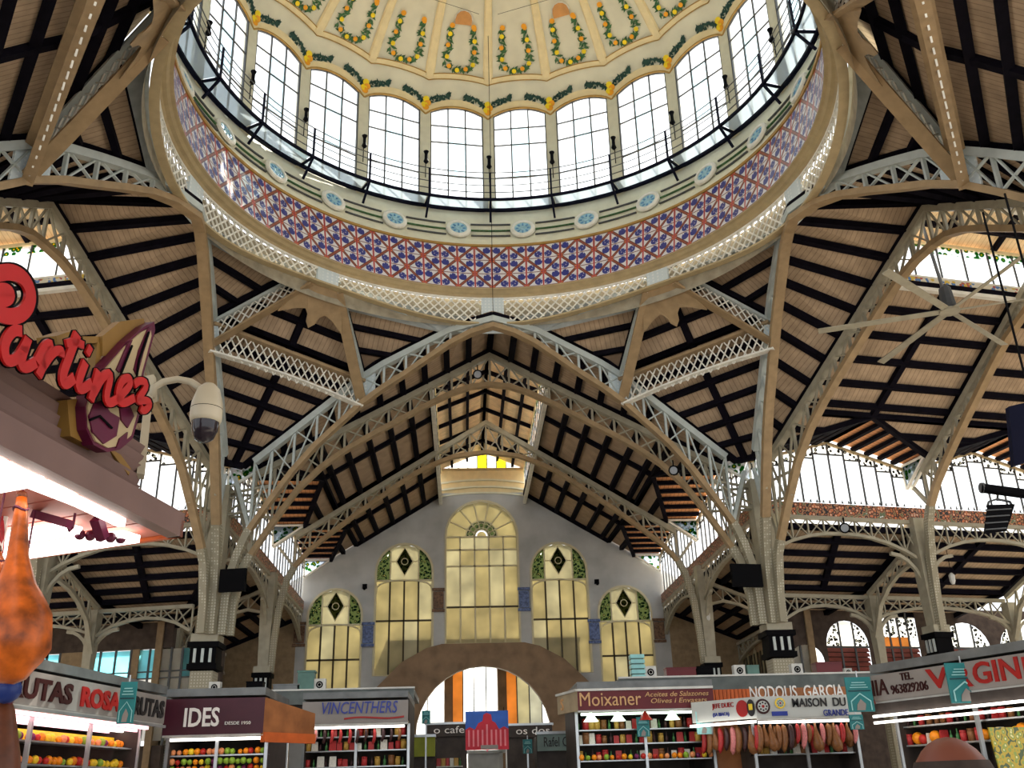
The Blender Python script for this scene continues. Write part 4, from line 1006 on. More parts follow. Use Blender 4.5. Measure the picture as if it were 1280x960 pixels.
def armwall(az, s, nm):
    def Q(r, z, d=0): return LW(az, r, s*(TW+d), z)
    outw = LT(az)*s
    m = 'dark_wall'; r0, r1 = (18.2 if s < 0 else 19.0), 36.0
    wa = thing('wall_arm_'+nm, Q(27, 0), 'dark outer wall of the %s arm behind the aisle' % nm, kind='structure')
    def slab(ra, rb, z0, z1, m=m, nm_='wall_panel'): MB().slab([Q(ra, z0), Q(rb, z0), Q(rb, z1), Q(ra, z1)], outw*.3).build(nm_, m, wa)
    slab(r0, r1, 0, 4.0)
    if s < 0:                                                       # arched windows over louvred shutters
        cs = [(19.35, .9, 7.0, 7.8), (21.65, 1.15, 7.75, 8.95), (24.6, 1.05, 8.0, 9.5), (28.4, 1.4, 7.6, 8.95), (31.8, 1.4, 7.6, 8.95)]
        last = r0; outer_ = []
        holes = []
        polys = [[V((r0, 4.0, 0)), V((r1, 4.0, 0)), V((r1, 9.6, 0)), V((r0, 9.6, 0))]]
        for i, (rc, hw, zs, zt) in enumerate(cs):
            if i == 2: h = [(rc-hw, 5.2), (rc+hw, 5.2), (rc+hw, zt), (rc-hw, zt)]
            else: h = archpoly(rc, hw, 5.0, zs, zt, 12)
            holes.append(h); polys.append([V((a, c, 0)) for a, c in h])
        tris = tessellate_polygon(polys); flat = [p for q in polys for p in q]
        b = MB(); b.v = [Q(p.x, p.y) for p in flat]; b.f = [tuple(t) for t in tris]; b.build('wall_panel', m, wa)
        for i, (rc, hw, zs, zt) in enumerate(cs):
            wi = thing('window_%d' % (80+i), Q(rc, 5), ['small bright arched window', 'arched window over red louvres', 'square window with orange panes over louvres', 'wide arched window', 'far arched window'][i]+' in the right arm wall', kind='structure')
            P = lambda a, z, d=.05: Q(a, z, d)
            zl = 7.7 if i else 5.0
            if i in (1, 2, 3, 4):
                for j in range(13):
                    z = 5.05+j*.22
                    if z < zl-.1: MB().slab([P(rc-hw, z, 0), P(rc+hw, z, 0), P(rc+hw, z+.19, .1), P(rc-hw, z+.19, .1)], outw*.05).build('louvre_slat', 'louvre', wi)
            if i: MB().slab([P(rc-hw, 5.0, .22), P(rc+hw, 5.0, .22), P(rc+hw, zl, .22), P(rc-hw, zl, .22)], outw*.03).build('shutter_back', 'dark_wall', wi)
            n = 3 if i != 2 else 4; X = [rc-hw+2*hw*k/n for k in range(n+1)]
            tp = (lambda a: archtop(rc, hw, zs, zt, a)) if i != 2 else (lambda a: zt)
            for k in range(n):
                x0, x1 = X[k], X[k+1]; zz = min(max(zl, 5), 99); mats_ = 'white_pane' if (i == 0 or k == 1) else 'scroll_glass'
                if i == 2:
                    MB().slab([P(x0, 7.7), P(x1, 7.7), P(x1, 8.2), P(x0, 8.2)], outw*.02).build('pane', 'orange_blind' if k < 3 else 'white_pane', wi)
                    MB().slab([P(x0, 8.2), P(x1, 8.2), P(x1, zt), P(x0, zt)], outw*.02).build('pane', 'scroll_glass', wi); continue
                t0, t1 = max(tp(x0+.001*hw), zz), max(tp(x1-.001*hw), zz)
                MB().slab([P(x0, zz), P(x1, zz), P(x1, t1), P((x0+x1)/2, tp((x0+x1)/2)), P(x0, t0)], outw*.02).build('pane', mats_, wi)
            for x in X[1:-1]: beam('mullion', P(x, 5, 0), P(x, tp(x), 0), .08, .08, 'mullion', wi)
            if i: beam('transom', P(rc-hw, zl, 0), P(rc+hw, zl, 0), .09, .09, 'mullion', wi)
    else:
        slab(r0, r1, 8.25, 9.6)
        cs = [(17.9, 20.6), (21.0, 23.3), (24.6, 26.6), (27.6, 29.6), (30.6, 33)]
        slab(16.5, cs[0][0], 4, 8.25)
        for (a, b), (c, d) in zip(cs, cs[1:]+[(r1, r1)]): slab(b, c, 4, 8.25, 'tan_wall')
        for i, (a, b) in enumerate(cs):
            wi = thing('window_%d' % (90+i), Q((a+b)/2, 4), 'bluish rectangular window %s in the left arm wall' % ['with a lettered white strip', 'next to the lettered one', 'in the middle', 'past the middle', 'far out'][i], kind='structure')
            n = 5 if i == 0 else 3
            for k in range(n):
                x0, x1 = lerp(a, b, k/n), lerp(a, b, (k+1)/n)
                MB().slab([Q(x0, 6.9, .05), Q(x1, 6.9, .05), Q(x1, 8.2, .05), Q(x0, 8.2, .05)], outw*.02).build('pane', 'sky_pane' if k in (0, 3, 4) or i else 'white_pane', wi)
                MB().slab([Q(x0, 4.2, .05), Q(x1, 4.2, .05), Q(x1, 6.9, .05), Q(x0, 6.9, .05)], outw*.02).build('pane', 'white_pane', wi)
                beam('mullion', Q(x0, 4.0), Q(x0, 8.25), .09, .09, 'mullion', wi)
            beam('transom', Q(a, 7.2), Q(b, 7.2), .06, .06, 'mullion', wi); beam('transom', Q(a, 6.9), Q(b, 6.9), .06, .06, 'mullion', wi)
armwall(78, -1, 'right'); armwall(-78, 1, 'left')
for az, s, nm in ((78, -1, 'right'), (-78, 1, 'left')):
    o = MB().slab([LW(az, 36, -16, 0), LW(az, 36, 18.5, 0), LW(az, 36, 18.5, 13), LW(az, 36, 0, 20), LW(az, 36, -18.5, 13)] if True else [], LN(az)*.3).build('wall_arm_end_'+nm, 'tan_wall'); tag(o, 'far end wall of the %s arm' % nm, kind='structure')
mat('floor', (0.50, 0.46, 0.41), .5, var=.1, scale=.5)
cn = MB().box(V((0, -36, 17.2)), 60, 46, .3).build('ceiling_near', 'boards', uvf=lambda p: (p.x/.2, 0)); tag(cn, 'unseen boarded ceiling over the near half of the market hall', kind='structure')  # unseen flat slab for the near roof, added to cut ambient skylight
fl = MB().box((0, 5, -.1), 130, 130, .2).build('floor', 'floor'); tag(fl, 'grey market hall floor', kind='structure')
# ================================================================== MARKET STALLS
px = on_y
mat('sign_grey', (0.27, 0.245, 0.225), .5, var=.06)
mat('sign_white', (0.52, 0.54, 0.51), .4, var=.04)
mat('sign_red', (0.12, 0.010, 0.014), .4, var=.08)
mat('maroon', (0.055, 0.008, 0.018), .4, var=.1)
mat('letter_maroon', (0.035, 0.004, 0.004), .4)
mat('letter_red', (0.34, 0.012, 0.010), .4)
mat('letter_white', (0.82, 0.80, 0.76), .4)
mat('letter_gold', (0.62, 0.36, 0.16), .4)
mat('letter_blue', (0.03, 0.05, 0.30), .4)
mat('letter_black', (0.02, 0.018, 0.018), .4)
mat('teal', (0.015, 0.19, 0.20), .4, var=.1)
mat('teal_dark', (0.008, 0.05, 0.06), .4)
mat('teal_pale', (0.30, 0.62, 0.62), .4)
mat('stall_roof', (0.16, 0.17, 0.17), .5, .3, .2)
mat('stall_dark', (0.045, 0.035, 0.03), .6, var=.3)
mat('stall_steel', (0.42, 0.44, 0.45), .3, .7)
mat('soffit_tan', (0.42, 0.34, 0.22), .6)
mat('orange_panel', (0.55, 0.11, 0.02), .5, var=.15)
mat('wood_panel', (0.32, 0.12, 0.04), .5, var=.25)
mat('tube_white', (1, .95, .88), .5, emit=1.7)
mat('tube_pink', (1, .55, .62), .5, emit=1.4)
mat('tube_green', (.80, 1, .82), .5, emit=1.0)
mat('ac_white', (0.62, 0.62, 0.58), .5)
mat('green_box', (0.10, 0.20, 0.17), .5)
mat('jar_glass', (0.30, 0.22, 0.08), .2)
for n_, c_ in {'apple_red': (.5, .03, .02), 'apple_green': (.25, .42, .04), 'orange': (.85, .27, .01), 'lemon_y': (.85, .6, .03), 'plum': (.16, .02, .09), 'peach': (.8, .3, .12)}.items(): mat('fruit_'+n_, c_, .35, var=.2)
for n_, c_ in {'red': (.42, .03, .03), 'dark': (.05, .02, .02), 'gold': (.5, .3, .06), 'green': (.06, .2, .06), 'white': (.7, .68, .6), 'brown': (.22, .09, .03), 'pink': (.6, .2, .2)}.items(): mat('pack_'+n_, c_, .35, var=.25, scale=12)
FC = bpy.data.curves
def text(s, p, right, up, h, m, parent, name='letters', depth=.015, width=None, shear=0, bold=0, font_gap=1):
    cu = bpy.data.curves.new('t', 'FONT'); cu.body = s; cu.size = 1; cu.extrude = .5; cu.shear = shear; cu.offset = bold; cu.resolution_u = 3; cu.space_character = font_gap
    ob = bpy.data.objects.new('t', cu); me = bpy.data.meshes.new_from_object(ob); bpy.data.objects.remove(ob); bpy.data.curves.remove(cu)
    R, U = V(right).normalized(), V(up).normalized(); N = R.cross(U).normalized()
    xs = [v.co.x for v in me.vertices]; ys = [v.co.y for v in me.vertices]; x0, x1, y0, y1 = min(xs), max(xs), min(ys), max(ys)
    sy = h/(y1-y0); sx = sy if width is None else width/(x1-x0); o0 = wl(parent)
    for v in me.vertices: v.co = V(p)+R*((v.co.x-x0)*sx)+U*((v.co.y-y0)*sy)+N*(v.co.z*depth*2)-o0
    par_ = list(range(len(me.vertices)))                             # one object per letter
    def find(i):
        while par_[i] != i: par_[i] = par_[par_[i]]; i = par_[i]
        return i
    for p_ in me.polygons:
        r_ = find(p_.vertices[0])
        for i in p_.vertices[1:]: par_[find(i)] = r_
    # Blender's text faces do not share verts with their sides: join comps whose boxes nest
    bx = {}
    for i, v in enumerate(me.vertices):
        q = (v.co+o0-V(p)).dot(R); r_ = find(i); b_ = bx.setdefault(r_, [q, q]); b_[0] = min(b_[0], q); b_[1] = max(b_[1], q)
    groups = []
    for r_, (a_, b_) in sorted(bx.items(), key=lambda t: t[1][0]):
        if groups and a_ < groups[-1][1]-.35*(b_-a_): groups[-1][1] = max(groups[-1][1], b_); groups[-1][2].add(r_)
        else: groups.append([a_, b_, {r_}])
    for a_, b_, rs_ in groups:
        ids = [i for i in range(len(me.vertices)) if find(i) in rs_]; mp = {i: k for k, i in enumerate(ids)}
        m2 = bpy.data.meshes.new('letter'); m2.from_pydata([tuple(me.vertices[i].co) for i in ids], [], [tuple(mp[i] for i in p_.vertices) for p_ in me.polygons if p_.vertices[0] in mp]); m2.materials.append(MATS[m])
        o = bpy.data.objects.new('letter', m2); COL.objects.link(o); o.parent = parent; WL[o.name] = o0.copy()
    bpy.data.meshes.remove(me); return o
def quadboard(name, a, b, z0, z1, th, m, parent):                    # upright board from a to b (world xy), thickness away from the camera
    a, b = V((a[0], a[1], 0)), V((b[0], b[1], 0)); d = (b-a).normalized(); n = V((-d.y, d.x, 0))
    if n.dot(V((a.x-CAM.x, a.y-CAM.y, 0))) < 0: n = -n
    return MB().slab([a+V((0, 0, z0)), b+V((0, 0, z0)), b+V((0, 0, z1)), a+V((0, 0, z1))], n*th).build(name, m, parent), d, n
def stall(a, b, z0, z1, depth, fascia, label, name='market_stall', roofz=None, counter='stall_steel', back='stall_dark', tube='tube_white', shelves=(2.3, 2.75), posts=3):
    a, b = V((a[0], a[1], 0)), V((b[0], b[1], 0)); root = thing(name, (a+b)/2, label, 'stall')
    fb, d, n = quadboard('fascia', a, b, z0, z1, .12, fascia, root); L_ = (b-a).length
    rz = roofz or z1+.05
    f_ = n*(.125 if rz < z1 else 0); MB().slab([a+f_+V((0, 0, rz)), b+f_+V((0, 0, rz)), b+n*depth+V((0, 0, rz)), a+n*depth+V((0, 0, rz))], V((0, 0, .16))).build('roof', 'stall_roof', root)
    MB().slab([a+n*depth, b+n*depth, b+n*depth+V((0, 0, rz)), a+n*depth+V((0, 0, rz))], n*.06).build('back_panel', back, root)
    for k in (0, 1):
        e = lerp(a, b, k); MB().slab([e+n*.5, e+n*depth, e+n*depth+V((0, 0, rz)), e+n*.5+V((0, 0, rz))], d*(.05 if k == 0 else -.05)).build('side_panel', back, root)
    MB().slab([a+n*.1, b+n*.1, b+n*.9, a+n*.9], V((0, 0, 1.05))).build('counter', counter, root)
    MB().slab([a+n*.1+V((0, 0, z0)), b+n*.1+V((0, 0, z0)), b+n*1.2+V((0, 0, z0)), a+n*1.2+V((0, 0, z0))], V((0, 0, .05))).build('soffit', 'soffit_tan', root)
    MB().beam(a+n*.3+d*.1+V((0, 0, z0-.08)), b+n*.3-d*.1+V((0, 0, z0-.08)), .07, .06).build('light_tube', tube, root)
    MB().beam(a+n*.05+V((0, 0, z0-.02)), b+n*.05+V((0, 0, z0-.02)), .05, .05).build('edge_strip', 'ac_white', root)
    for z in shelves: MB().slab([a+n*.6+V((0, 0, z)), b+n*.6+V((0, 0, z)), b+n*(.95)+V((0, 0, z)), a+n*.95+V((0, 0, z))], V((0, 0, .03))).build('shelf', 'stall_steel', root)
    for i in range(posts):
        p = lerp(a, b, i/(posts-1)); MB().box(p+n*.5+V((0, 0, z0/2)), .07, .07, z0).build('post', 'stall_steel', root)
    return root, a, b, d, n
_gm = {}
def goods(kind, p, size, m, label, group, d=None):
    key = (kind, m); cut_ = [label.find(w_) for w_ in (' on ', ' in ', ' hanging ', ' heaped ') if label.find(w_) > 0]
    noun = {'fruit': 'fruit', 'bottle': 'bottle', 'jar': 'jar', 'packet': 'food packet', 'sausage': 'sausage', 'ham': 'cured ham'}[kind]
    colr = {'apple_red': 'red', 'apple_green': 'green', 'orange': 'orange', 'lemon_y': 'yellow', 'plum': 'dark purple', 'peach': 'peach-coloured', 'red': 'red', 'dark': 'dark', 'gold': 'golden', 'green': 'green', 'white': 'white', 'brown': 'brown', 'pink': 'pink'}[m.split('_', 1)[1]]
    label = colr+' '+noun+label[min(cut_):].replace('the shelves', 'the '+('lower' if p[2] < 2.5 else 'middle' if p[2] < 2.9 else 'top')+' shelf')
    if key not in _gm:
        if kind == 'fruit': mb = MB().ball((0, 0, .5), .5, n=8, m=6)
        elif kind == 'bottle': mb = MB().tube([(0, 0, 0), (0, 0, .55), (0, 0, .7), (0, 0, .95), (0, 0, 1)], .1, 8, rs=[.15, .15, .06, .05, .06])
        elif kind == 'jar': mb = MB().tube([(0, 0, 0), (0, 0, .75), (0, 0, .8), (0, 0, .82), (0, 0, 1)], .1, 8, rs=[.32, .34, .28, .33, .33])
        elif kind == 'packet': mb = MB().hexa([V((-.36, -.14, 0)), V((.36, -.14, 0)), V((.36, .14, 0)), V((-.36, .14, 0)), V((-.33, -.05, 1)), V((.33, -.05, 1)), V((.33, .05, 1)), V((-.33, .05, 1))])
        elif kind == 'sausage': mb = MB().tube([(0, 0, 1), (.02, 0, .92), (.05, 0, .7), (.03, 0, .4), (-.04, 0, .15), (-.06, 0, .02)], .1, 7, rs=[.015, .09, .12, .12, .1, .02])
        elif kind == 'ham': mb = MB().tube([(0, 0, 1), (0, 0, .8), (.02, 0, .55), (.05, 0, .3), (.05, 0, .1), (.03, 0, 0)], .1, 8, rs=[.04, .06, .13, .21, .18, .04])
        o = mb.build({'fruit': 'fruit', 'bottle': 'bottle', 'jar': 'jar', 'packet': 'food_packet', 'sausage': 'sausage', 'ham': 'cured_ham'}[kind], m, None, org=(0, 0, 0), smooth=kind != 'packet'); _gm[key] = o; first = True
    else:
        s_ = _gm[key]; o = bpy.data.objects.new(s_.name.split('.')[0], s_.data); COL.objects.link(o)
    o.location = p; o.scale = (size, size, size); WL[o.name] = V(p); tag(o, label, kind if kind not in ('packet', 'ham') else {'packet': 'packet', 'ham': 'ham'}[kind], group); return o
RG = random.Random(11)
def stock(a, b, n, d, z, kinds, step, off, label, group, smin=.2, smax=.3, hang=False):
    L_ = (b-a).length; k = int(L_/step)
    for i in range(k):
        kind, m = RG.choice(kinds); s = RG.uniform(smin, smax)
        p = a+d*((i+.5)*step+RG.uniform(-.02, .02))+n*(off+RG.uniform(-.03, .03))+V((0, 0, z-(s if hang else 0)))
        goods(kind, p, s, m, label, group)
FR = [('fruit', 'fruit_'+k) for k in ('apple_red', 'apple_green', 'orange', 'orange', 'lemon_y', 'plum', 'peach')]
JB = [('jar', 'pack_red'), ('jar', 'pack_gold'), ('bottle', 'pack_green'), ('bottle', 'pack_dark'), ('packet', 'pack_white'), ('packet', 'pack_red'), ('jar', 'pack_brown')]
SA = [('sausage', 'pack_red'), ('sausage', 'pack_dark'), ('sausage', 'pack_brown'), ('ham', 'pack_brown'), ('sausage', 'pack_pink')]
ZU = V((0, 0, 1))
# --- fruit stall on the left with the long grey sign
A, B = (-8.35, -8.9), (-7.37, -3.35)
st, a, b, d, n = stall(A, B, 3.10, 3.62, 3.2, 'sign_grey', 'fruit stall under a long grey sign reading RUTAS ROS', tube='tube_pink', shelves=(2.25, 2.62), posts=4)
q = a-n*.012
Lx = (b-a).length
def on_sign(k, z): return lerp(a, b, k)-n*.012+V((0, 0, z))
text('FRUTAS', on_sign(.02, 3.19), d, ZU, .34, 'letter_maroon', st, width=Lx*.36, bold=.035)
text('ROSA', on_sign(.43, 3.19), d, ZU, .34, 'letter_red', st, width=Lx*.24, bold=.045)
text('FRUTAS', on_sign(.73, 3.19), d, ZU, .34, 'letter_black', st, width=Lx*.255, bold=.035)
MB().beam(a-n*.03+V((0, 0, 3.04)), b-n*.03+V((0, 0, 3.04)), .04, .05).build('chrome_edge', 'stall_steel', st)
for k in range(3):
    MB().beam(a+n*(.55+.3*k)+V((0, 0, 2.98)), b+n*(.55+.3*k)+V((0, 0, 2.98)), .06, .05).build('light_tube', ('tube_pink', 'tube_white', 'tube_pink')[k], st)
MB().slab([a+n*1.0+V((0, 0, 2.66)), b+n*1.0+V((0, 0, 2.66)), b+n*1.0+V((0, 0, 2.86)), a+n*1.0+V((0, 0, 2.86))], n*.04).build('yellow_strip', 'fruit_lemon_y', st)
for z, o in ((2.28, .78), (2.65, .78)): stock(a, b, n, d, z, FR, .155, o, 'piece of fruit on the shelves of the fruit stall under the grey sign', 'fruit of the grey-signed stall', .12, .17)
# --- maroon stall beside it
A, B = px(205, 895, -2.4), px(330, 895, -2.4); A, B = (A.x, A.y), (B.x, B.y)
st, a, b, d, n = stall(A, B, 2.93, 3.66, 3.0, 'maroon', 'maroon fronted stall with white letters IDES and a fruit display', shelves=(2.18, 2.52))
def put(s, u0, v1, u1, v0, y, m, par, **k):                          # lettering from the photo rectangle on a frontal board
    p0, p1, p2 = px(u0, v1, y), px(u1, v1, y), px(u0, v0, y); return text(s, V((p0.x, y, p0.z)), (1, 0, 0), ZU, p2.z-p0.z, m, par, width=p1.x-p0.x, **k)
put('IDES', 229, 909, 273, 885, -2.42, 'letter_white', st, bold=.02); put('DESDE 1950', 281, 906, 313, 902, -2.42, 'letter_white', st)
e = V((B[0], B[1], 0))
MB().slab([e+V((0, 0, 2.9)), e+V((.9, 1.3, 2.9)), e+V((.9, 1.3, 3.4)), e+V((0, 0, 3.66))], V((-.1, .05, 0))).build('slanting_cheek', 'wood_panel', st)
MB().slab([e+V((.05, 0, 2.75)), e+V((.95, 1.2, 2.75)), e+V((.95, 1.2, 2.95)), e+V((.05, 0, 2.95))], V((-.1, .05, 0))).build('orange_cheek', 'orange_panel', st)
for z in (2.21, 2.55): stock(a, b, n, d, z, FR, .13, .72, 'piece of fruit in the display of the maroon stall', 'fruit of the maroon stall', .11, .15)
stock(a, b, n, d, 2.35, FR, .13, .66, 'piece of fruit in the display of the maroon stall', 'fruit of the maroon stall', .11, .15)
# --- stall with grey board and blue script, further in
A, B = px(378, 885, 2.6), px(510, 885, 2.6); A, B = (A.x, A.y), (B.x, B.y)
st, a, b, d, n = stall(A, B, 3.42, 3.98, 3.6, 'sign_grey', 'delicatessen stall with blue lettering on a grey board', roofz=4.05, shelves=(2.35, 2.75, 3.1))
put('VINCENTHERS', 402, 893, 497, 878, 2.58, 'letter_blue', st, shear=.2)
put('~', 430, 900, 505, 896, 2.58, 'letter_red', st)
for z in (2.38, 2.78, 3.13): stock(a, b, n, d, z, JB, .17, .78, 'jar, bottle or packet on the shelves of the blue-lettered stall', 'goods of the blue-lettered stall', .18, .27)
stock(a, b, n, d, 3.3, SA, .22, .4, 'sausage hanging over the counter of the blue-lettered stall', 'sausages of the blue-lettered stall', .3, .42, True)
# long flat roofs over the left stalls
mat('canopy_grey', (0.10, 0.115, 0.11), .5, .2, .2)
o = thing('stall_canopy', (-7.5, 8.8, 0), 'long flat grey stall roof stretching behind the maroon stall', 'canopy')
p0, p1 = px(226, 866, .8), px(352, 858, .8)
MB().box(V((-6.9, 8.8, 4.62)), 8.2, 3.6, .16).build('roof_sheet', 'stall_roof', o); MB().box(V((-6.9, 6.95, 4.5)), 8.2, .08, .42).build('front_edge', 'canopy_grey', o); MB().box(V((-6.9, 6.93, 4.72)), 8.24, .12, .05).build('edge_trim', 'ac_white', o)
MB().box(V((-6.9, 8.8, 4.25)), 7.6, 3.2, .4).build('duct', 'stall_dark', o)
for x in (-10.2, -6.9, -3.6): MB().box(V((x, 8.6, 2.05)), .1, .1, 4.1).build('post', 'stall_steel', o)
# --- right: red-signed stall
A, B = px(722, 875, 1.5), px(892, 873, 1.5); A, B = (A.x, A.y), (B.x, B.y)
st, a, b, d, n = stall(A, B, 3.52, 3.99, 3.4, 'sign_red', 'stall under a dark red sign with gold lettering Moixaner', roofz=4.06, tube='tube_green', shelves=(2.3, 2.7, 3.05))
put('Moixaner', 725, 883, 802, 866, 1.48, 'letter_gold', st); put('Aceites de Salazones', 806, 871, 886, 865, 1.48, 'letter_gold', st, shear=.2); put('Olives i Envasats', 814, 879, 884, 873, 1.48, 'letter_gold', st, shear=.2)
e = V((A[0], A[1], 0)); far = px(697, 890, 2.9); e2 = V((far.x, 2.9, 0))
MB().slab([e+V((0, 0, 3.52)), e+V((0, 0, 3.99)), e2+V((0, 0, 3.99)), e2+V((0, 0, 3.52))], V((.08, .08, 0))).build('corner_fascia', 'soffit_tan', st)
text('S', e2+(e-e2)*.2+V((-.012, -.012, 3.6)), e-e2, ZU, .3, 'letter_gold', st)
MB().beam(e2+V((0, 0, 4.02)), e+V((0, 0, 4.02)), .1, .06).beam(e+V((0, 0, 4.02)), V((B[0], B[1], 4.02)), .1, .06).build('cornice', 'ac_white', st)
for i in range(4):
    p = lerp(a, b, .1+.2*i)+n*.3+V((0, 0, 3.36)); MB().tube([p+V((0, 0, .12)), p, p-V((0, 0, .1))], .1, 10, rs=[.04, .12, .2]).build('lamp_shade', 'tube_green' if i != 2 else 'fruit_apple_red', st)
for z in (2.33, 2.73, 3.08): stock(a, b, n, d, z, JB, .165, .78, 'jar, bottle or packet on the shelves of the red-signed stall', 'goods of the red-signed stall', .2, .29)
stock(a, b, n, d, 2.33, FR, .16, .5, 'piece of dried fruit heaped at the front of the red-signed stall', 'fruit of the red-signed stall', .12, .16)
# --- right: white sign MAISON
A, B = px(945, 885, 0), px(1075, 882, 0); A, B = (A.x, A.y), (B.x, B.y)
st, a, b, d, n = stall(A, B, 3.13, 3.63, 1.8, 'sign_white', 'corner stall with white sign reading MAISON DU and round emblems', roofz=3.44, shelves=(2.3, 2.65), counter='stall_dark')
put('MAISON  DU', 991, 884, 1058, 873, -.02, 'letter_black', st, bold=.01); put('GRANDE', 1030, 895, 1061, 887, -.02, 'letter_blue', st)
def emblem(u, v, r, rim, core, par, y):
    c = px(u, v, y); rr = r/1202*(25.5); o1 = MB().slab([c+V((rr*math.cos(i*PI/9), 0, rr*math.sin(i*PI/9))) for i in range(18)], (0, -.01, 0)).build('emblem', rim, par)
    MB().slab([c+V((rr*.72*math.cos(i*PI/9), -.012, rr*.72*math.sin(i*PI/9))) for i in range(18)], (0, -.008, 0)).build('emblem_field', 'sign_white', o1)
    for q in range(8): MB().box(c+V((rr*.5*math.cos(q*PI/4), -.024, rr*.5*math.sin(q*PI/4))), rr*.22, .006, rr*.22).build('emblem_mark', core, o1)
    MB().slab([c+V((rr*.2*math.cos(i*PI/4), -.022, rr*.2*math.sin(i*PI/4))) for i in range(8)], (0, -.008, 0)).build('emblem_centre', 'letter_red', o1)
emblem(953.5, 883, 8.5, 'letter_maroon', 'letter_black', st, -.03); emblem(975, 879, 6, 'fruit_lemon_y', 'pack_green', st, -.03)
c0, c1 = px(965, 895, -.02), px(984, 889, -.02); MB().box(V(((c0.x+c1.x)/2, -.03, (c0.z+c1.z)/2)), c1.x-c0.x, .02, c1.z-c0.z).build('blue_label', 'letter_blue', st)
e = V((A[0], A[1], 0)); f = px(866, 905, 1.3); e2 = V((f.x, 1.3, 0))
MB().slab([e+V((0, 0, 3.13)), e+V((0, 0, 3.63)), e2+V((0, 0, 3.63)), e2+V((0, 0, 3.13))], V((.06, .08, 0))).build('corner_fascia', 'sign_white', st)
dd = (e-e2).normalized(); nn = V((dd.y, -dd.x, 0)); ofs = nn*.015
Ld = (e-e2).length
text('JEFE DUEC', e2+dd*(Ld*.34)+ofs+V((0, 0, 3.40)), dd, ZU, .15, 'letter_red', st, width=Ld*.33); text('(SA BIACA)', e2+dd*(Ld*.34)+ofs+V((0, 0, 3.22)), dd, ZU, .11, 'letter_blue', st, width=Ld*.25)
for k, m, w_ in ((.80, 'letter_red', .17), (.93, 'letter_black', .11)):
    c = e2+dd*(Ld*k)+ofs+V((0, 0, 3.38)); MB().slab([c+dd*(w_*math.cos(i*PI/8))+V((0, 0, .2*math.sin(i*PI/8))) for i in range(16)], nn*.01).build('oval_emblem', m, st)
c = e2+dd*(Ld*.93)+ofs*1.8+V((0, 0, 3.40)); MB().box(c, .1, .02, .14, math.atan2(dd.y, dd.x)).build('emblem_mark', 'fruit_lemon_y', st)
MB().beam(e2+nn*.1+V((0, 0, 3.05)), e+nn*.1+V((0, 0, 3.05)), .08, .06).build('light_tube', 'tube_white', st)
stock(a, b, n, d, 2.98, SA, .13, .62, 'sausage or ham hanging from the back rail of the white-signed corner stall', 'hams of the white-signed stall', .4, .6, True)
stock(a, b, n, d, 3.0, SA, .16, .35, 'sausage or ham hanging from the rail of the white-signed corner stall', 'hams of the white-signed stall', .45, .7, True)
stock(e2, e, -nn, dd, 3.0, SA, .17, .3, 'sausage or ham hanging from the rail of the white-signed corner stall', 'hams of the white-signed stall', .45, .7, True)
stock(a, b, n, d, 2.33, JB, .15, .78, 'packet or jar on the shelf of the white-signed corner stall', 'packets of the white-signed stall', .2, .28)
# boards standing behind the corner stall
o = thing('rear_sign', px(990, 870, 2.2), 'red-brown board with white letters standing behind the white sign', 'sign')
p, q_ = px(940, 876, 2.2), px(1062, 858, 2.2); MB().box(V(((p.x+q_.x)/2, 2.25, (p.z+q_.z)/2)), q_.x-p.x, .08, q_.z-p.z).build('board', 'wood_panel', o)
put('NODOUS  GARCIA', 938, 874, 1056, 858, 2.19, 'letter_white', o, bold=.01)
MB().box(V(((p.x+q_.x)/2, 2.4, p.z/2)), .12, .12, p.z).build('post', 'stall_steel', o)
p, q_ = px(891, 886, 2.0), px(937, 861, 2.0)
o = thing('ribbed_panel', V(((p.x+q_.x)/2, 2.0, 0)), 'orange ribbed panel between the red sign and the white corner sign', 'panel')
for i in range(10): MB().box(V((lerp(p.x, q_.x, (i+.5)/10), 2.05, (p.z+q_.z)/2)), (q_.x-p.x)/10*.85, .08, q_.z-p.z).build('rib', 'orange_panel', o)
MB().box(V(((p.x+q_.x)/2, 2.12, q_.z/2)), q_.x-p.x, .06, q_.z).build('backing', 'wood_panel', o)
# --- right: long grey sign VIRGINIA
A, B = (6.97, -4.5), (9.25, -9.77)
st, a, b, d, n = stall(A, B, 3.10, 3.60, 3.0, 'sign_grey', 'stall under a long grey sign with red name and telephone number', tube='tube_white', shelves=(2.25, 2.6), posts=4)
tot = (b-a).length
def on3(u, v):
    nn3 = n; d0 = ray(u, v); p = a-n*.012; return CAM+d0*((p-CAM).dot(nn3)/d0.dot(nn3))
def put3(s, u0, v0, u1, h, m, **k):
    p = on3(u0, v0); p2 = on3(u1, v0); return text(s, p, d, ZU, h, m, st, width=(p2-p).dot(d), **k)
put3('INIA', 1079, 872, 1112, .30, 'letter_maroon'); put3('TEL.', 1126, 851, 1142, .14, 'letter_maroon'); put3('963829206', 1115, 868, 1162, .17, 'letter_maroon')
put3('VI', 1161, 862, 1197, .36, 'letter_red', bold=.02); put3('R', 1198, 860, 1218, .36, 'letter_red', bold=.02); put3('GIN', 1219, 856, 1279, .38, 'letter_red', bold=.02); put3('IA', 1283, 850, 1310, .38, 'letter_red', bold=.02)
MB().slab([a-n*.02+V((0, 0, 2.86)), b-n*.02+V((0, 0, 2.86)), b-n*.02+V((0, 0, 3.06)), a-n*.02+V((0, 0, 3.06))], n*.05).build('lower_valance', 'stall_dark', st)
for z in (2.82, 2.7): MB().beam(a-n*.1+V((0, 0, z)), b-n*.1+V((0, 0, z)), .05, .045).build('light_tube', 'tube_white', st)
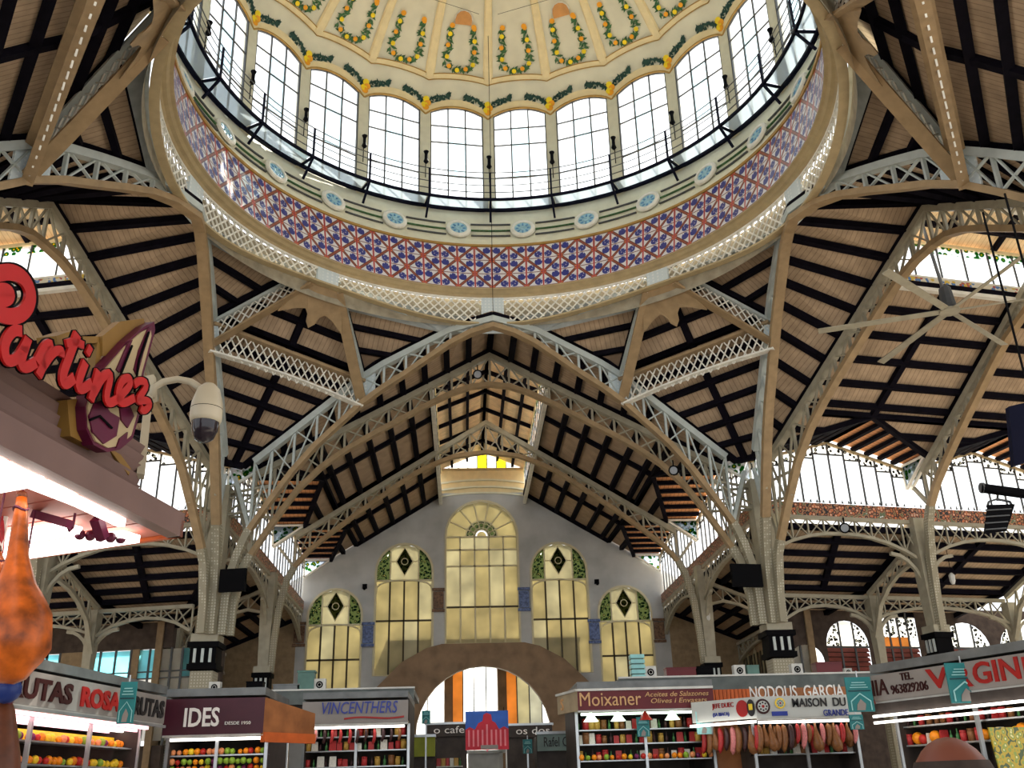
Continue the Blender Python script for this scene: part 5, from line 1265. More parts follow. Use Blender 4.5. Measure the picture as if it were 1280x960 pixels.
stock(a, b, n, d, 2.28, JB+FR, .16, .72, 'goods on the shelves of the stall with the telephone number', 'goods of the stall with the telephone number', .18, .26)
stock(a, b, n, d, 2.63, JB, .17, .75, 'goods on the shelves of the stall with the telephone number', 'goods of the stall with the telephone number', .15, .2)
m_, N, K = nt('poster_print'); b_ = N['Principled BSDF']; _tc = N.new('ShaderNodeTexCoord'); _no = N.new('ShaderNodeTexVoronoi'); _no.inputs['Scale'].default_value = 11; K.new(_tc.outputs['Object'], _no.inputs['Vector'])
_cr = N.new('ShaderNodeValToRGB'); _cr.color_ramp.interpolation = 'CONSTANT'; K.new(_no.outputs['Distance'], _cr.inputs[0])
for i, (pos, c) in enumerate(((0, (.75, .68, .3, 1)), (.2, (.25, .33, .05, 1)), (.4, (.5, .36, .02, 1)), (.62, (.06, .1, .03, 1)))):
    e_ = _cr.color_ramp.elements.new(pos) if i else _cr.color_ramp.elements[0]; e_.color = c
K.new(_cr.outputs[0], b_.inputs['Base Color'])
p, q_ = px(1255, 962, -9.6), px(1282, 908, -9.6)
o = MB().slab([V((p.x, -9.6, p.z-.8)), V((q_.x+.4, -9.3, p.z-.8)), V((q_.x+.4, -9.3, q_.z)), V((p.x-.10, -9.6, q_.z))], (0, .04, 0)).build('yellow_poster', 'poster_print'); tag(o, 'yellow and green poster hanging under the telephone-number sign', 'poster')
# long roofs over the right stalls

o = thing('stall_canopy', (6.8, 7.4, 0), 'long flat grey stall roof behind the red sign and the white sign', 'canopy')
MB().box(V((7.7, 7.4, 4.62)), 8.6, 3.6, .16).build('roof_sheet', 'stall_roof', o); MB().box(V((7.7, 5.55, 4.5)), 8.6, .08, .42).build('front_edge', 'canopy_grey', o); MB().box(V((7.7, 5.53, 4.72)), 8.64, .12, .05).build('edge_trim', 'ac_white', o); MB().box(V((7.7, 7.4, 4.25)), 8.0, 3.2, .4).build('duct', 'stall_dark', o)
for x in (4.6, 7.7, 10.8): MB().box(V((x, 7.2, 2.05)), .1, .1, 4.1).build('post', 'stall_steel', o)
# things standing on the stall roofs
ROOFZ = 4.70
def onroofz(u, v):
    d = ray(u, v); p = CAM+d*((ROOFZ-CAM.z)/d.z); p.y = min(max(p.y, 7.2 if p.x < 0 else 5.8), 10.3 if p.x < 0 else 8.9); p.x = px(u, v, p.y).x; return p
def fan_unit(u, v, y, s, label, m='ac_white'):
    c = onroofz(u, v+s*15)+V((0, 0, s/2)); o = thing('fan_unit', c-V((0, 0, s/2)), label, 'fan unit')
    MB().box(c, s, s*.8, s).build('case', m, o); MB().tube([c+V((0, -s*.42, 0)), c+V((0, -s*.44, 0))], s*.3, 12).build('grille', 'black', o)
    MB().tube([c+V((s*.16*math.cos(i*PI/5), -s*.46, s*.16*math.sin(i*PI/5))) for i in range(10)], s*.02, 5, True).build('grille_ring', m, o)
for u, v, y, s, l in ((270, 845, 2.2, .34, 'white fan unit at the foot of the pier behind the maroon stall'), (401, 834, 3.5, .36, 'white fan unit beside the green tank on the stall roof'), (812, 832, 4.4, .36, 'white fan unit beside the pale green slatted crate'), (923, 831, 4.4, .34, 'white fan unit beside the green drum by the pier'), (995, 833, 4.4, .34, 'white fan unit in front of the bright little arched window'), (1109, 832, 4.4, .26, 'small white fan unit behind the telephone-number sign'), (1060, 842, 4.4, .24, 'small white fan unit behind the near end of the white sign')):
    fan_unit(u, v, y, s, l)
c = onroofz(384, 842)+V((0, 0, .28)); o = thing('tank', c-V((0, 0, .3)), 'green tank on the stall roof in front of the low gable window', 'tank'); MB().box(c, .5, .4, .56).build('body', 'green_box', o); MB().box(c+V((0, 0, .3)), .56, .46, .06).build('lid', 'green_box', o)
c = onroofz(797, 842)+V((0, 0, .355)); o = thing('crate', c-V((0, 0, .35)), 'pale green slatted crate on the roof above the red sign', 'crate')
for i in range(5): MB().box(c+V((0, 0, -.3+.15*i)), .42, .4, .11).build('slat', 'teal_pale', o)
MB().box(c, .36, .34, .68).build('core', 'green_box', o)
for u, v, y, w_, h_, m, l in ((360, 842, 3.4, .8, .2, 'stall_roof', 'grey air duct lying beside the green tank'), (320, 846, 2.6, .5, .3, 'black', 'black box of cables behind the maroon stall sign'), (850, 836, 4.6, .9, .28, 'sign_red', 'red tool box on the roof above the red sign'), (880, 838, 4.8, .5, .3, 'black', 'black box beside the red tool box'), (1035, 838, 4.8, .8, .34, 'sign_red', 'red crate on the roof behind the white sign'), (940, 838, 4.6, .36, .3, 'green_box', 'green drum at the foot of the pier behind the white sign')):
    c = onroofz(u, v+h_*16)+V((0, 0, h_/2)); o = thing('roof_box', c-V((0, 0, h_/2)), l, 'box'); MB().box(c, w_, .4, h_).build('body', m, o); MB().box(c+V((0, 0, h_/2)), w_*1.04, .44, .04).build('lid', m, o)
# teal hanging pointers
def pointer(u0, v0, u1, v1, y, label, m='teal', up=.12, post=False):
    p, q_ = px(u0, v1, y), px(u1, v0, y); w_, h_ = q_.x-p.x, q_.z-p.z; o = thing('hanging_pointer', V(((p.x+q_.x)/2, y, p.z)), label, 'sign')
    MB().slab([V((p.x, y, p.z)), V((q_.x, y, p.z)), V((q_.x, y, q_.z)), V((p.x, y, q_.z))], (0, .03, 0)).build('board', m, o)
    MB().box(V(((p.x+q_.x)/2, y-.01, p.z+h_*.60)), w_*.86, .01, h_*.035).build('dark_bar', 'teal_dark', o)
    pts = [(.12, .04), (.12, .30), (.5, .52), (.88, .30), (.88, .04)]
    MB().poly([V((p.x+w_*a_, y-.012, p.z+h_*b_)) for a_, b_ in pts], .01, w_*.045, (0, 1, 0)).build('arrow_outline', 'teal_pale', o)
    MB().slab([V((p.x+w_*a_, y-.006, p.z+h_*b_)) for a_, b_ in ((.3, .04), (.62, .04), (.68, .22), (.5, .36), (.34, .2))], (0, -.008, 0)).build('grey_figure', 'sign_grey', o)
    for k in range(3): MB().box(V((p.x+w_*.5, y-.008, p.z+h_*(.70+.07*k))), w_*(.7-.1*k), .008, h_*.025).build('pale_line', 'teal_pale', o)
    MB().beam(V(((p.x+q_.x)/2, y+.015, q_.z)), V(((p.x+q_.x)/2, y+.015, q_.z+up)), .02, .02).build('hook', 'stall_steel', o)
    if post: MB().beam(V(((p.x+q_.x)/2, y+.05, 0)), V(((p.x+q_.x)/2, y+.05, q_.z)), .05, .05).build('post', 'stall_steel', o)
pointer(145, 852, 172, 905, -5.9, 'teal arrow sign hanging in front of the grey RUTAS sign')
pointer(1062, 846, 1087, 890, -4.75, 'teal arrow sign at the near end of the white MAISON sign')
pointer(1190, 828, 1221, 879, -6.6, 'teal arrow sign hanging over the red letters of the long grey sign')
pointer(797, 896, 811, 921, 1.72, 'small bright teal arrow sign under the dark red sign', up=.3)
pointer(872, 889, 887, 918, 1.2, 'pale blue sign at the far end of the white corner sign', 'teal_pale')
pointer(1064, 893, 1078, 912, -4.75, 'small teal arrow sign below the one at the end of MAISON')
pointer(527, 888, 538, 905, 7.6, 'tiny teal sign by the dark end of the blue-lettered stall', post=True)
pointer(654, 924, 665, 942, 8.0, 'tiny teal sign beside the grey-green Rafel kiosk', post=True)
# --- middle of the aisle
p, q_ = px(582, 938, 5.0), px(635, 888, 5.0)
bn = thing('banner', V(((p.x+q_.x)/2, 5.0, p.z)), 'blue banner with a red picture of the market front above the aisle', 'banner')
W_, H_ = q_.x-p.x, q_.z-p.z
MB().slab([V((p.x, 5, p.z)), V((q_.x, 5, p.z)), V((q_.x, 5, q_.z)), V((p.x, 5, q_.z))], (0, .02, 0)).build('cloth', 'banner_blue' if 'banner_blue' in MATS else mat('banner_blue', (.03, .12, .50), .5).name, bn)
mat('banner_red', (.55, .02, .04), .5); mat('banner_pink', (.75, .22, .25), .5)
sil = [(0, .0), (1, .0), (1, .55), (.9, .62), (.78, .55), (.7, .72), (.62, .78), (.6, .95), (.5, 1.0), (.42, .95), (.4, .78), (.3, .72), (.22, .55), (.1, .62), (0, .55)]
MB().slab([V((p.x+W_*a_, 4.99, p.z+H_*b_*.95)) for a_, b_ in sil], (0, -.008, 0)).build('red_front', 'banner_red', bn)
for k in range(9): MB().box(V((p.x+W_*(.08+.105*k), 4.975, p.z+H_*.3)), W_*.04, .008, H_*(.42 if k not in (4,) else .7)).build('pale_column', 'banner_pink', bn)
MB().box(V((p.x+W_*.55, 4.97, p.z+H_*.07)), W_*.4, .008, H_*.1).build('grey_step', 'sign_grey', bn)
for s in (-1, 1): MB().beam(V(((p.x+q_.x)/2+s*W_*.44, 5.06, 0)), V(((p.x+q_.x)/2+s*W_*.44, 5.06, q_.z)), .04, .04).build('stand_pole', 'ac_white', bn)
for s in (-1, 1): MB().beam(V(((p.x+q_.x)/2+s*W_*.4, 5.01, q_.z)), V(((p.x+q_.x)/2+s*W_*.4, 5.01, q_.z+.1)), .012, .012).build('cord', 'black', bn)
def kiosk(u0, v0, u1, v1, y, m, label, txt=None, tm='letter_black', h=None):
    p, q_ = px(u0, v1, y), px(u1, v0, y); o = thing('kiosk', V(((p.x+q_.x)/2, y, 0)), label, 'kiosk'); w_ = q_.x-p.x
    MB().box(V(((p.x+q_.x)/2, y+.06, (p.z+q_.z)/2)), w_, .12, q_.z-p.z).build('sign_board', m, o)
    MB().box(V(((p.x+q_.x)/2, y+.9, (q_.z)/2)), w_*1.02, 1.5, q_.z*.98).build('booth', 'stall_dark', o)
    MB().box(V(((p.x+q_.x)/2, y+.1, q_.z+.04)), w_*1.06, .3, .08).build('cap', 'stall_steel', o)
    if txt: put(txt, lerp(u0, u1, .2), lerp(v1, v0, .25), lerp(u0, u1, .95), lerp(v1, v0, .8), y-.012, tm, o)
    return o
mat('lime', (.24, .27, .02), .5); mat('grey_green', (.16, .22, .20), .5)
kiosk(517, 921, 544, 946, 8, 'lime', 'kiosk with an olive green rounded lit sign in the aisle')
kiosk(672, 917, 712, 939, 7, 'grey_green', 'kiosk with a grey-green sign reading Rafel', 'Rafel C', 'letter_black')
kiosk(532, 905, 583, 921, 14, 'stall_dark', 'dark kiosk with pale letters between olive sign and banner', 'o cafe', 'letter_white')
kiosk(634, 906, 690, 922, 14, 'stall_dark', 'dark kiosk with pale letters between banner and Rafel kiosk', 'os dos', 'letter_white')
dw = thing('door_1', px(606, 962, 16), 'white framed bright doorway at the end of the aisle', kind='structure')
p, q_ = px(580, 960, 16), px(634, 939, 16); 
MB().box(V(((p.x+q_.x)/2, 16.0, q_.z)), q_.x-p.x, .15, .12).build('lintel', 'ac_white', dw)
for x in (p.x, q_.x, lerp(p.x, q_.x, .85)): MB().box(V((x, 16.0, q_.z/2)), .12, .15, q_.z).build('jamb', 'ac_white', dw)
MB().box(V(((p.x+q_.x)/2, 16.05, q_.z/2)), (q_.x-p.x)*.8, .03, q_.z).build('leaf', 'ac_white', dw)
stp = thing('display_stand', px(562, 950, 9), 'small stand of coloured packets in the aisle left of the doorway', 'stand')
c = px(562, 948, 9); MB().box(V((c.x, 9.3, c.z/2)), .8, .4, c.z*.98).build('stand_body', 'stall_dark', stp); MB().box(V((c.x, 9.1, c.z-.25)), .85, .5, .04).build('shelf', 'ac_white', stp)
for i in range(6):
    for j in range(2):
        k_, m_2 = RG.choice([('packet', 'pack_white'), ('packet', 'pack_red'), ('packet', 'pack_gold'), ('bottle', 'pack_green')]); goods(k_, V((c.x-.34+.135*i, 9.05, c.z-.23-(0 if j else .0)+.0))+V((0, .14*j, 0)), .24, m_2, 'coloured packet or bottle on the small stand in the aisle', 'packets on the aisle stand')
for u, l in ((515+8, 'left'), (672, 'right')):                                  # dark shrubs of plants in the doorway
    pass
# ================================================================== FOREGROUND STALL, HAMS, SIGN, CAMERA DOME
mat('slat_mauve', (0.17, 0.105, 0.092), .5, var=.08)
mat('soffit_pink', (0.52, 0.17, 0.13), .5, var=.1)
mat('sign_red_bright', (0.42, 0.010, 0.010), .35)
mat('ham_orange', (0.36, 0.075, 0.006), .35, var=.7, scale=9, bump=.6)
mat('ham_brown', (0.09, 0.025, 0.008), .4, var=.4, scale=9)
mat('ham_cream', (0.42, 0.33, 0.19), .5, var=.1)
mat('ham_maroon', (0.09, 0.006, 0.03), .4)
mat('ochre', (0.22, 0.12, 0.025), .5, var=.1)
mat('camera_cream', (0.46, 0.41, 0.30), .35)
mat('smoked_glass', (0.02, 0.015, 0.02), .1)
mat('blue_bag', (0.01, 0.03, 0.16), .4)
mat('net_red', (0.5, 0.04, 0.05), .5, var=.4, scale=20)
T = px(228, 672, -17.9); TZ = T.z
def onz(u, v, z): d = ray(u, v); return CAM+d*((z-CAM.z)/d.z)
FE, SE = onz(0, 556, TZ), onz(35, 700, TZ)
d1, d2 = (FE-T).normalized(), (SE-T).normalized()                      # along the front towards us, along the side away
NF = d1.cross(V((0, 0, 1))).normalized()
if NF.dot(CAM-T) < 0: NF = -NF                                          # outward from the front face
fs = thing('market_stall', (T+d1*1.5+d2*1.2)*1, 'foreground ham stall with mauve slatted canopy and lit pink soffit', 'stall'); fs.location.z = 0; WL[fs.name] = V(fs.location)
L1, L2 = 3.6, 3.2
def fq(s, z, o=0): return T+d1*s+V((0, 0, z))+NF*o
MB().slab([fq(0, 0), fq(L1, 0), fq(L1, .115), fq(0, .115)], -NF*.1).build('fascia_board', 'slat_mauve', fs)
for i in range(6):
    z0 = .12+i*.068
    MB().slab([fq(.42, z0, -.13-.01*(i % 2)), fq(L1, z0, -.13-.01*(i % 2)), fq(L1, z0+.058, -.11), fq(.42, z0+.058, -.11)], -NF*.05).build('canopy_slat', 'slat_mauve', fs)
MB().slab([fq(.42, .1, -.19), fq(L1, .1, -.19), fq(L1, .53, -.19), fq(.42, .53, -.19)], -NF*.05).build('canopy_back', 'stall_dark', fs)
MB().slab([fq(0, .115), fq(L1, .115), fq(L1, .115)+d2*L2, fq(0, .115)+d2*L2], V((0, 0, .05))).build('canopy_top', 'slat_mauve', fs)
n_s = 11
for i in range(n_s):                                                     # boards of the soffit, running along the side
    s0, s1 = L1*i/n_s+.06, L1*(i+1)/n_s+.04
    MB().slab([fq(s0, .02)+d2*.08, fq(s1, .02)+d2*.08, fq(s1, .02)+d2*L2, fq(s0, .02)+d2*L2], V((0, 0, .03))).build('soffit_board', 'soffit_pink', fs)
MB().slab([fq(0, 0), fq(0, .115), fq(0, .115)+d2*L2, fq(0, 0)+d2*L2], d1*.04).build('side_board', 'orange_panel', fs)
for s, a_, b_ in ((.28, .25, 2.6), (.62, .5, 2.8), (1.5, .1, 2.6), (2.2, .1, 2.6)):
    MB().beam(fq(s, -.03)+d2*a_, fq(s, -.03)+d2*b_, .16 if s < .7 else .1, .05).build('light_panel', 'tube_white', fs)
for k in range(2):
    MB().beam(fq(.55+.5*k, -.02)+d2*.15, fq(3.2, -.02)+d2*(.15+.25*k), .05, .05).build('light_tube', 'tube_white', fs)
for i in range(5):
    p = fq(.33+.05*i, -.05)+d2*(.30+.05*i); MB().ball(p, .035, n=8, m=6).build('round_bulb', 'ham_maroon', fs)
MB().beam(fq(.9, -.10)+d2*.3, fq(.9, -.0)+d2*.6, .05, .05).beam(fq(.6, -.12)+d2*.25, fq(.7, -.02)+d2*.25, .06, .06).build('soffit_hook', 'ham_maroon', fs)
MB().slab([fq(.6, -TZ, -.35), fq(L1, -TZ, -.35), fq(L1, -TZ+1.1, -.35), fq(.6, -TZ+1.1, -.35)], -NF*.6).build('counter', 'stall_steel', fs)
for s in (.5, 3.4): MB().beam(V((fq(s, 0).x, fq(s, 0).y, 0))+d2*2.6, fq(s, 0)+d2*2.6, .1, .1).build('post', 'stall_steel', fs)
MB().tube([fq(.8, .0)+d2*.35, fq(.8, -.09)+d2*.35, fq(.83, -.12)+d2*.35, fq(.86, -.09)+d2*.35], .008, 6).build('meat_hook', 'ham_maroon', fs)
# plane of the front face for the lettering
def onf(u, v, o=.02):
    p0 = T+NF*o; d = ray(u, v); return CAM+d*((p0-CAM).dot(NF)/d.dot(NF))
def cz(x, y): return (x/4.571, 330+y/4.571)
sg = thing('script_sign', fq(1.0, .45), 'red script lettering of a stall name over a ham-shaped board', 'sign')
def stroke(pts, w_, name='letter'):
    def mk(o, m, nm, par, ww, th_=.014):
        P_ = [onf(*cz(x, y), o) for x, y in pts]
        # smooth by one Chaikin pass
        for _ in range(2):
            q = [P_[0]]
            for a, b in zip(P_, P_[1:]): q += [lerp(a, b, .25), lerp(a, b, .75)]
            P_ = q+[P_[-1]]
        return MB().poly(P_, th_, ww, NF).build(nm, m, par)
    k = (onf(100, 450)-onf(101, 450)).length/4.571
    o1 = mk(.10, 'sign_red_bright', name, sg, w_*k); mk(.075, 'black', 'letter_edge', o1, w_*k*1.22, .03)
stroke([(-20, 55), (60, 42), (130, 75), (172, 150), (168, 230), (120, 290), (50, 305), (-20, 280)], 48)
stroke([(-20, 150), (30, 145), (58, 170), (40, 205), (-20, 210)], 40)
stroke([(120, 385), (75, 375), (30, 430), (18, 500), (40, 560), (90, 545), (140, 470), (165, 400), (120, 530), (115, 580), (150, 595), (200, 560)], 34)
stroke([(205, 560), (260, 455), (295, 460), (215, 640)], 32); stroke([(240, 590), (300, 500), (350, 490), (345, 530)], 30)
stroke([(440, 400), (395, 520), (350, 640), (365, 695), (420, 650)], 36); stroke([(375, 455), (420, 440), (475, 465)], 26)
stroke([(485, 560), (440, 680), (455, 725), (520, 680)], 34); stroke([(495, 480), (515, 510)], 36)
stroke([(560, 610), (515, 780)], 34); stroke([(530, 740), (590, 630), (635, 625), (600, 760), (620, 800), (670, 770)], 32)
stroke([(670, 770), (745, 690), (735, 645), (690, 665), (665, 750), (690, 805), (765, 765)], 30)
stroke([(765, 690), (800, 660), (845, 690), (770, 790), (830, 775), (860, 800), (820, 845), (800, 820)], 28)
# ham-shaped board behind the letters
hb = [(193, 402), (194, 413), (187, 440), (180, 465), (176, 495), (174, 520), (166, 548), (150, 562), (134, 565), (117, 556), (108, 537), (106, 508), (113, 482), (132, 456), (158, 427), (180, 408)]
ho = thing('ham_board', onf(140, 560, -.03), 'board cut in the shape of a ham with cream and maroon painting', 'sign')
MB().slab([onf(u, v, .0) for u, v in hb], -NF*.07).build('outline', 'ham_maroon', ho)
c_ = (148, 500)
MB().slab([onf(lerp(u, c_[0], .10), lerp(v, c_[1], .08), .012) for u, v in hb], -NF*.02).build('cream_face', 'ham_cream', ho)
for blob in ([(118, 505), (128, 500), (138, 515), (150, 522), (146, 545), (130, 555), (116, 540), (112, 520)], [(150, 508), (162, 505), (168, 520), (160, 535), (152, 525)], [(185, 412), (190, 408), (180, 440), (172, 470), (168, 462), (174, 438)], [(160, 430), (166, 425), (158, 446), (150, 466), (146, 462)], [(125, 480), (134, 470), (140, 478), (130, 492)], [(150, 548), (160, 540), (158, 556), (146, 560)]):
    MB().slab([onf(u, v, .022) for u, v in blob], -NF*.012).build('maroon_patch', 'ham_maroon', ho)
for ln in ([(186, 415), (174, 450), (168, 490)], [(165, 432), (150, 470), (145, 500)], [(112, 525), (125, 520), (140, 535)]):
    MB().tube([onf(u, v, .03) for u, v in ln], .008, 5).build('painted_line', 'black', ho)
gb = thing('backing_box', onf(115, 560, -.1), 'ochre box carrying the ham-shaped board above the slats', 'box')
MB().slab([onf(u, v, -.06) for u, v in ((84, 500), (125, 495), (130, 545), (122, 562), (88, 545))], -NF*.12).build('lower_box', 'ochre', gb)
MB().slab([onf(u, v, -.06) for u, v in ((128, 420), (150, 402), (180, 398), (182, 415), (150, 445), (128, 445))], -NF*.05).build('upper_box', 'ochre', gb)
MB().slab([onf(u, v, -.06) for u, v in ((70, 420), (92, 413), (94, 428), (72, 432))], -NF*.12).build('small_box', 'ochre', gb)
MB().beam(onf(120, 430, -.1), onf(110, 520, -.1), .05, .05).beam(onf(100, 425, -.1), onf(140, 425, -.1), .04, .04).beam(onf(105, 520, -.14), fq(.55, .3, -.14), .05, .05).build('strut', 'ochre', gb)
# surveillance camera dome on its arm
cc = thing('dome_camera', onf(254, 552, .05), 'cream surveillance dome camera on a curved arm beside the red lettering', 'camera')
def onc(u, v): d = ray(u, v); return CAM+d*((V((0, -18.0, 0))-CAM).y/d.y)
top_, bot_ = onc(254, 480), onc(254, 553); ax = top_-bot_; H_ = ax.length; R_ = (onc(274, 520)-onc(254, 520)).length
cx_, cy_ = bot_.x, bot_.y
MB().lathe([(0, bot_.z+H_), (R_*.35, bot_.z+H_*.99), (R_*.7, bot_.z+H_*.9), (R_*.95, bot_.z+H_*.68), (R_*1.0, bot_.z+H_*.56)], 20, c=(cx_, cy_, 0)).build('housing', 'camera_cream', cc, smooth=True)
MB().lathe([(R_*.985, bot_.z+H_*.58), (R_*.985, bot_.z+H_*.54)], 20, c=(cx_, cy_, 0)).build('seam', 'black', cc)
MB().lathe([(R_, bot_.z+H_*.55), (R_*.99, bot_.z+H_*.40), (R_*.93, bot_.z+H_*.34), (R_*.86, bot_.z+H_*.33)], 20, c=(cx_, cy_, 0)).build('collar', 'camera_cream', cc, smooth=True)
MB().lathe([(R_*.85, bot_.z+H_*.34), (R_*.82, bot_.z+H_*.2), (R_*.6, bot_.z+H_*.06), (R_*.3, bot_.z+.004), (0, bot_.z)], 20, c=(cx_, cy_, 0)).build('lens_dome', 'smoked_glass', cc, smooth=True)
MB().tube([onc(190, 497), onc(193, 484), onc(205, 477), onc(222, 474), onc(238, 477), onc(249, 484), onc(254, 492)], .026, 8).build('arm', 'camera_cream', cc, smooth=True)
MB().slab([onc(180, 470), onc(192, 468), onc(194, 498), onc(182, 502)], (0, .06, 0)).build('mount_plate', 'camera_cream', cc)
MB().beam(onc(186, 495), fq(.45, .3, -.1), .05, .05).build('mount_strut', 'camera_cream', cc)
# hanging hams
def hamleg(path, rs_, y, m, label, knot=True):
    k = (y-CAM.y)/F_PX*1.06; P_ = [px(u, v, y) for u, v in path]; o = thing('hanging_ham', P_[-1], label, 'ham')
    pts, rr = [], []
    for i in range(len(P_)-1):
        for j in range(3): pts.append(lerp(P_[i], P_[i+1], j/3)); rr.append(lerp(rs_[i], rs_[i+1], j/3)*k)
    pts.append(P_[-1]); rr.append(rs_[-1]*k)
    MB().tube(pts, .1, 14, rs=rr).build('leg_of_ham', m, o, smooth=True)
    MB().tube([P_[0]+V((0, 0, .02)), P_[0]+V((0, 0, .3)), V((P_[0].x, P_[0].y, TZ))], .006, 5).build('cord', 'ham_maroon', o)
    a = lerp(P_[0], P_[1], .45); r_ = lerp(rs_[0], rs_[1], .45)*k*1.08
    MB().tube([a+V((r_*math.cos(i*PI/6), r_*math.sin(i*PI/6), .01*math.sin(i))) for i in range(12)], .008, 5, True).build('cord_ring', 'ham_maroon', o)
    MB().ball(P_[0]+V((0, 0, .01)), rs_[0]*k*1.1, n=10, m=6).build('hoof', 'ham_brown', o)
    return o
hamleg([(27, 622), (25, 655), (22, 695), (20, 735), (26, 775), (24, 808), (10, 838), (-4, 850)], [6, 9, 12, 22, 33, 34, 22, 5], -19.1, 'ham_orange', 'orange cured ham hanging by its shank under the canopy')
hamleg([(-8, 690), (-6, 715), (-2, 745), (0, 790), (-6, 830)], [8, 14, 20, 22, 6], -19.0, 'ham_orange', 'smaller orange ham half hidden behind the large hanging ham')
hamleg([(4, 868), (4, 890), (2, 915), (0, 945), (-2, 985), (-2, 1020)], [6, 12, 16, 20, 22, 5], -18.6, 'ham_brown', 'dark brown ham below the blue bag')
c = px(8, 862, -18.7); o = thing('blue_bag', c-V((0, 0, .08)), 'dark blue plastic bag tied between the hams', 'bag'); MB().ball(c, .085, .07, .075, 10, 7).build('bag', 'blue_bag', o, smooth=True); MB().tube([c+V((0, 0, .06)), c+V((.01, 0, .13))], .03, 7, rs=[.03, .045]).build('tied_neck', 'blue_bag', o)
c = px(4, 640, -18.4)
o = thing('net_bag', c-V((0, 0, .5)), 'red and white netting hanging left of the orange ham', 'net')
for i in range(5): MB().tube([c+V((.03*math.sin(i*2+k), .02*math.cos(i+k), -.12*k)) for k in range(6)], .016, 5).build('net_strand', 'net_red' if i % 2 else 'letter_white', o)
# ================================================================== THINGS HANGING IN THE HALL
# big ceiling fan of the right arm
F0 = LW(78, 15.8, -.7, 16.4)
fn = thing('ceiling_fan', F0, 'large ceiling fan with six long blades in the right arm', 'fan')
MB().tube([F0, F0+V((-.3, .1, 4.4))], .06, 8).build('drop_rod', 'steel', fn); MB().tube([F0+V((0, 0, -.1)), F0+V((0, 0, .1)), F0+V((0, 0, .75)), F0+V((0, 0, .85))], .2, 10, rs=[.18, .26, .2, .1]).build('motor', 'mullion', fn)
MB().tube([F0+V((0, 0, -.16)), F0+V((0, 0, -.08))], .34, 12).build('hub', 'iron', fn)
for i in range(6):
    a = rad(39+60*i); u_ = V((math.cos(a), math.sin(a), 0)); s_ = V((-u_.y, u_.x, 0))
    MB().hexa([F0+u_*r+s_*x+V((0, 0, z-.12+x*.25)) for z in (0, .03) for r, x in ((.3, -.11), (4.3, -.13), (4.3, .13), (.3, .11))]).build('blade', 'iron', fn)
# screens on the piers
for u0, v0, u1, v1, y, l in ((272, 711, 310, 740, 12.2, 'black screen on the ribs of the pier behind the maroon stall'), (914, 705, 952, 734, 12.2, 'black screen on the ribs of the pier behind the white sign')):
    p, q_ = px(u0, v1, y), px(u1, v0, y); sgn = 1 if u0 > 600 else -1
    o = thing('screen', V(((p.x+q_.x)/2, y, p.z)), l, 'screen'); c = (p+q_)/2
    MB().box(c, (q_.x-p.x)*.96, .16, q_.z-p.z, sgn*.18).build('panel', 'black', o); MB().box(c+V((0, .12, .05)), .5, .2, .5).build('case', 'black', o)
    MB().beam(c+V((0, .2, 0)), V((sgn*10.3, 12.75, c.z)), .08, .08).build('bracket', 'mullion', o)
# dark screen, lighting bar and stage lamp at the right
LB = -9.0
p, q_ = px(1262, 582, LB), px(1330, 506, LB)
o = thing('screen', V(((p.x+q_.x)/2, LB, p.z)), 'dark blue screen hanging above the lighting bar', 'screen')
MB().slab([px(1268, 582, LB), px(1340, 560, LB-.3), px(1340, 490, LB-.3), px(1261, 508, LB)], (0, .12, 0)).build('panel', 'navy', o); MB().beam(px(1290, 505, LB), px(1290, 505, LB)+V((0, 0, 4)), .03, .03).build('drop_wire', 'black', o)
lb = thing('lighting_bar', px(1250, 617, LB), 'thick black lighting bar crossing the right arm clerestory', 'lighting bar')
a_, b_ = px(1227, 610, LB), px(1360, 628, LB-.6); MB().tube([a_, b_], .085, 12).build('bar', 'black', lb); MB().tube([a_-V((.01, 0, 0)), a_+V((.04, 0, 0))], .095, 12).build('end_cap', 'mullion', lb)
MB().beam(b_, b_+V((0, 0, 6)), .03, .03).build('drop_wire', 'black', lb)
sl_ = thing('stage_lamp', px(1248, 668, LB), 'black box stage lamp hanging from the lighting bar', 'stage lamp')
c = px(1248, 650, LB); rz_ = .35
MB().hexa([px(u, v, y_) for y_ in (LB-.15, LB+.2) for u, v in ((1229, 668), (1258, 664), (1269, 630), (1234, 631))]).build('housing', 'black', sl_)
for i in range(4): MB().beam(px(1232, 662-8*i, LB-.18), px(1258+2*i, 660-8*i, LB-.18), .02, .02).build('cooling_fin', 'mullion', sl_)
MB().poly([px(1234, 634, LB), px(1236, 627, LB), px(1246, 624, LB), px(1262, 627, LB), px(1266, 633, LB)], .04, .03, (0, 1, 0)).build('yoke', 'mullion', sl_)
MB().beam(px(1247, 626, LB), px(1247, 616, LB), .03, .03).build('clamp', 'mullion', sl_)
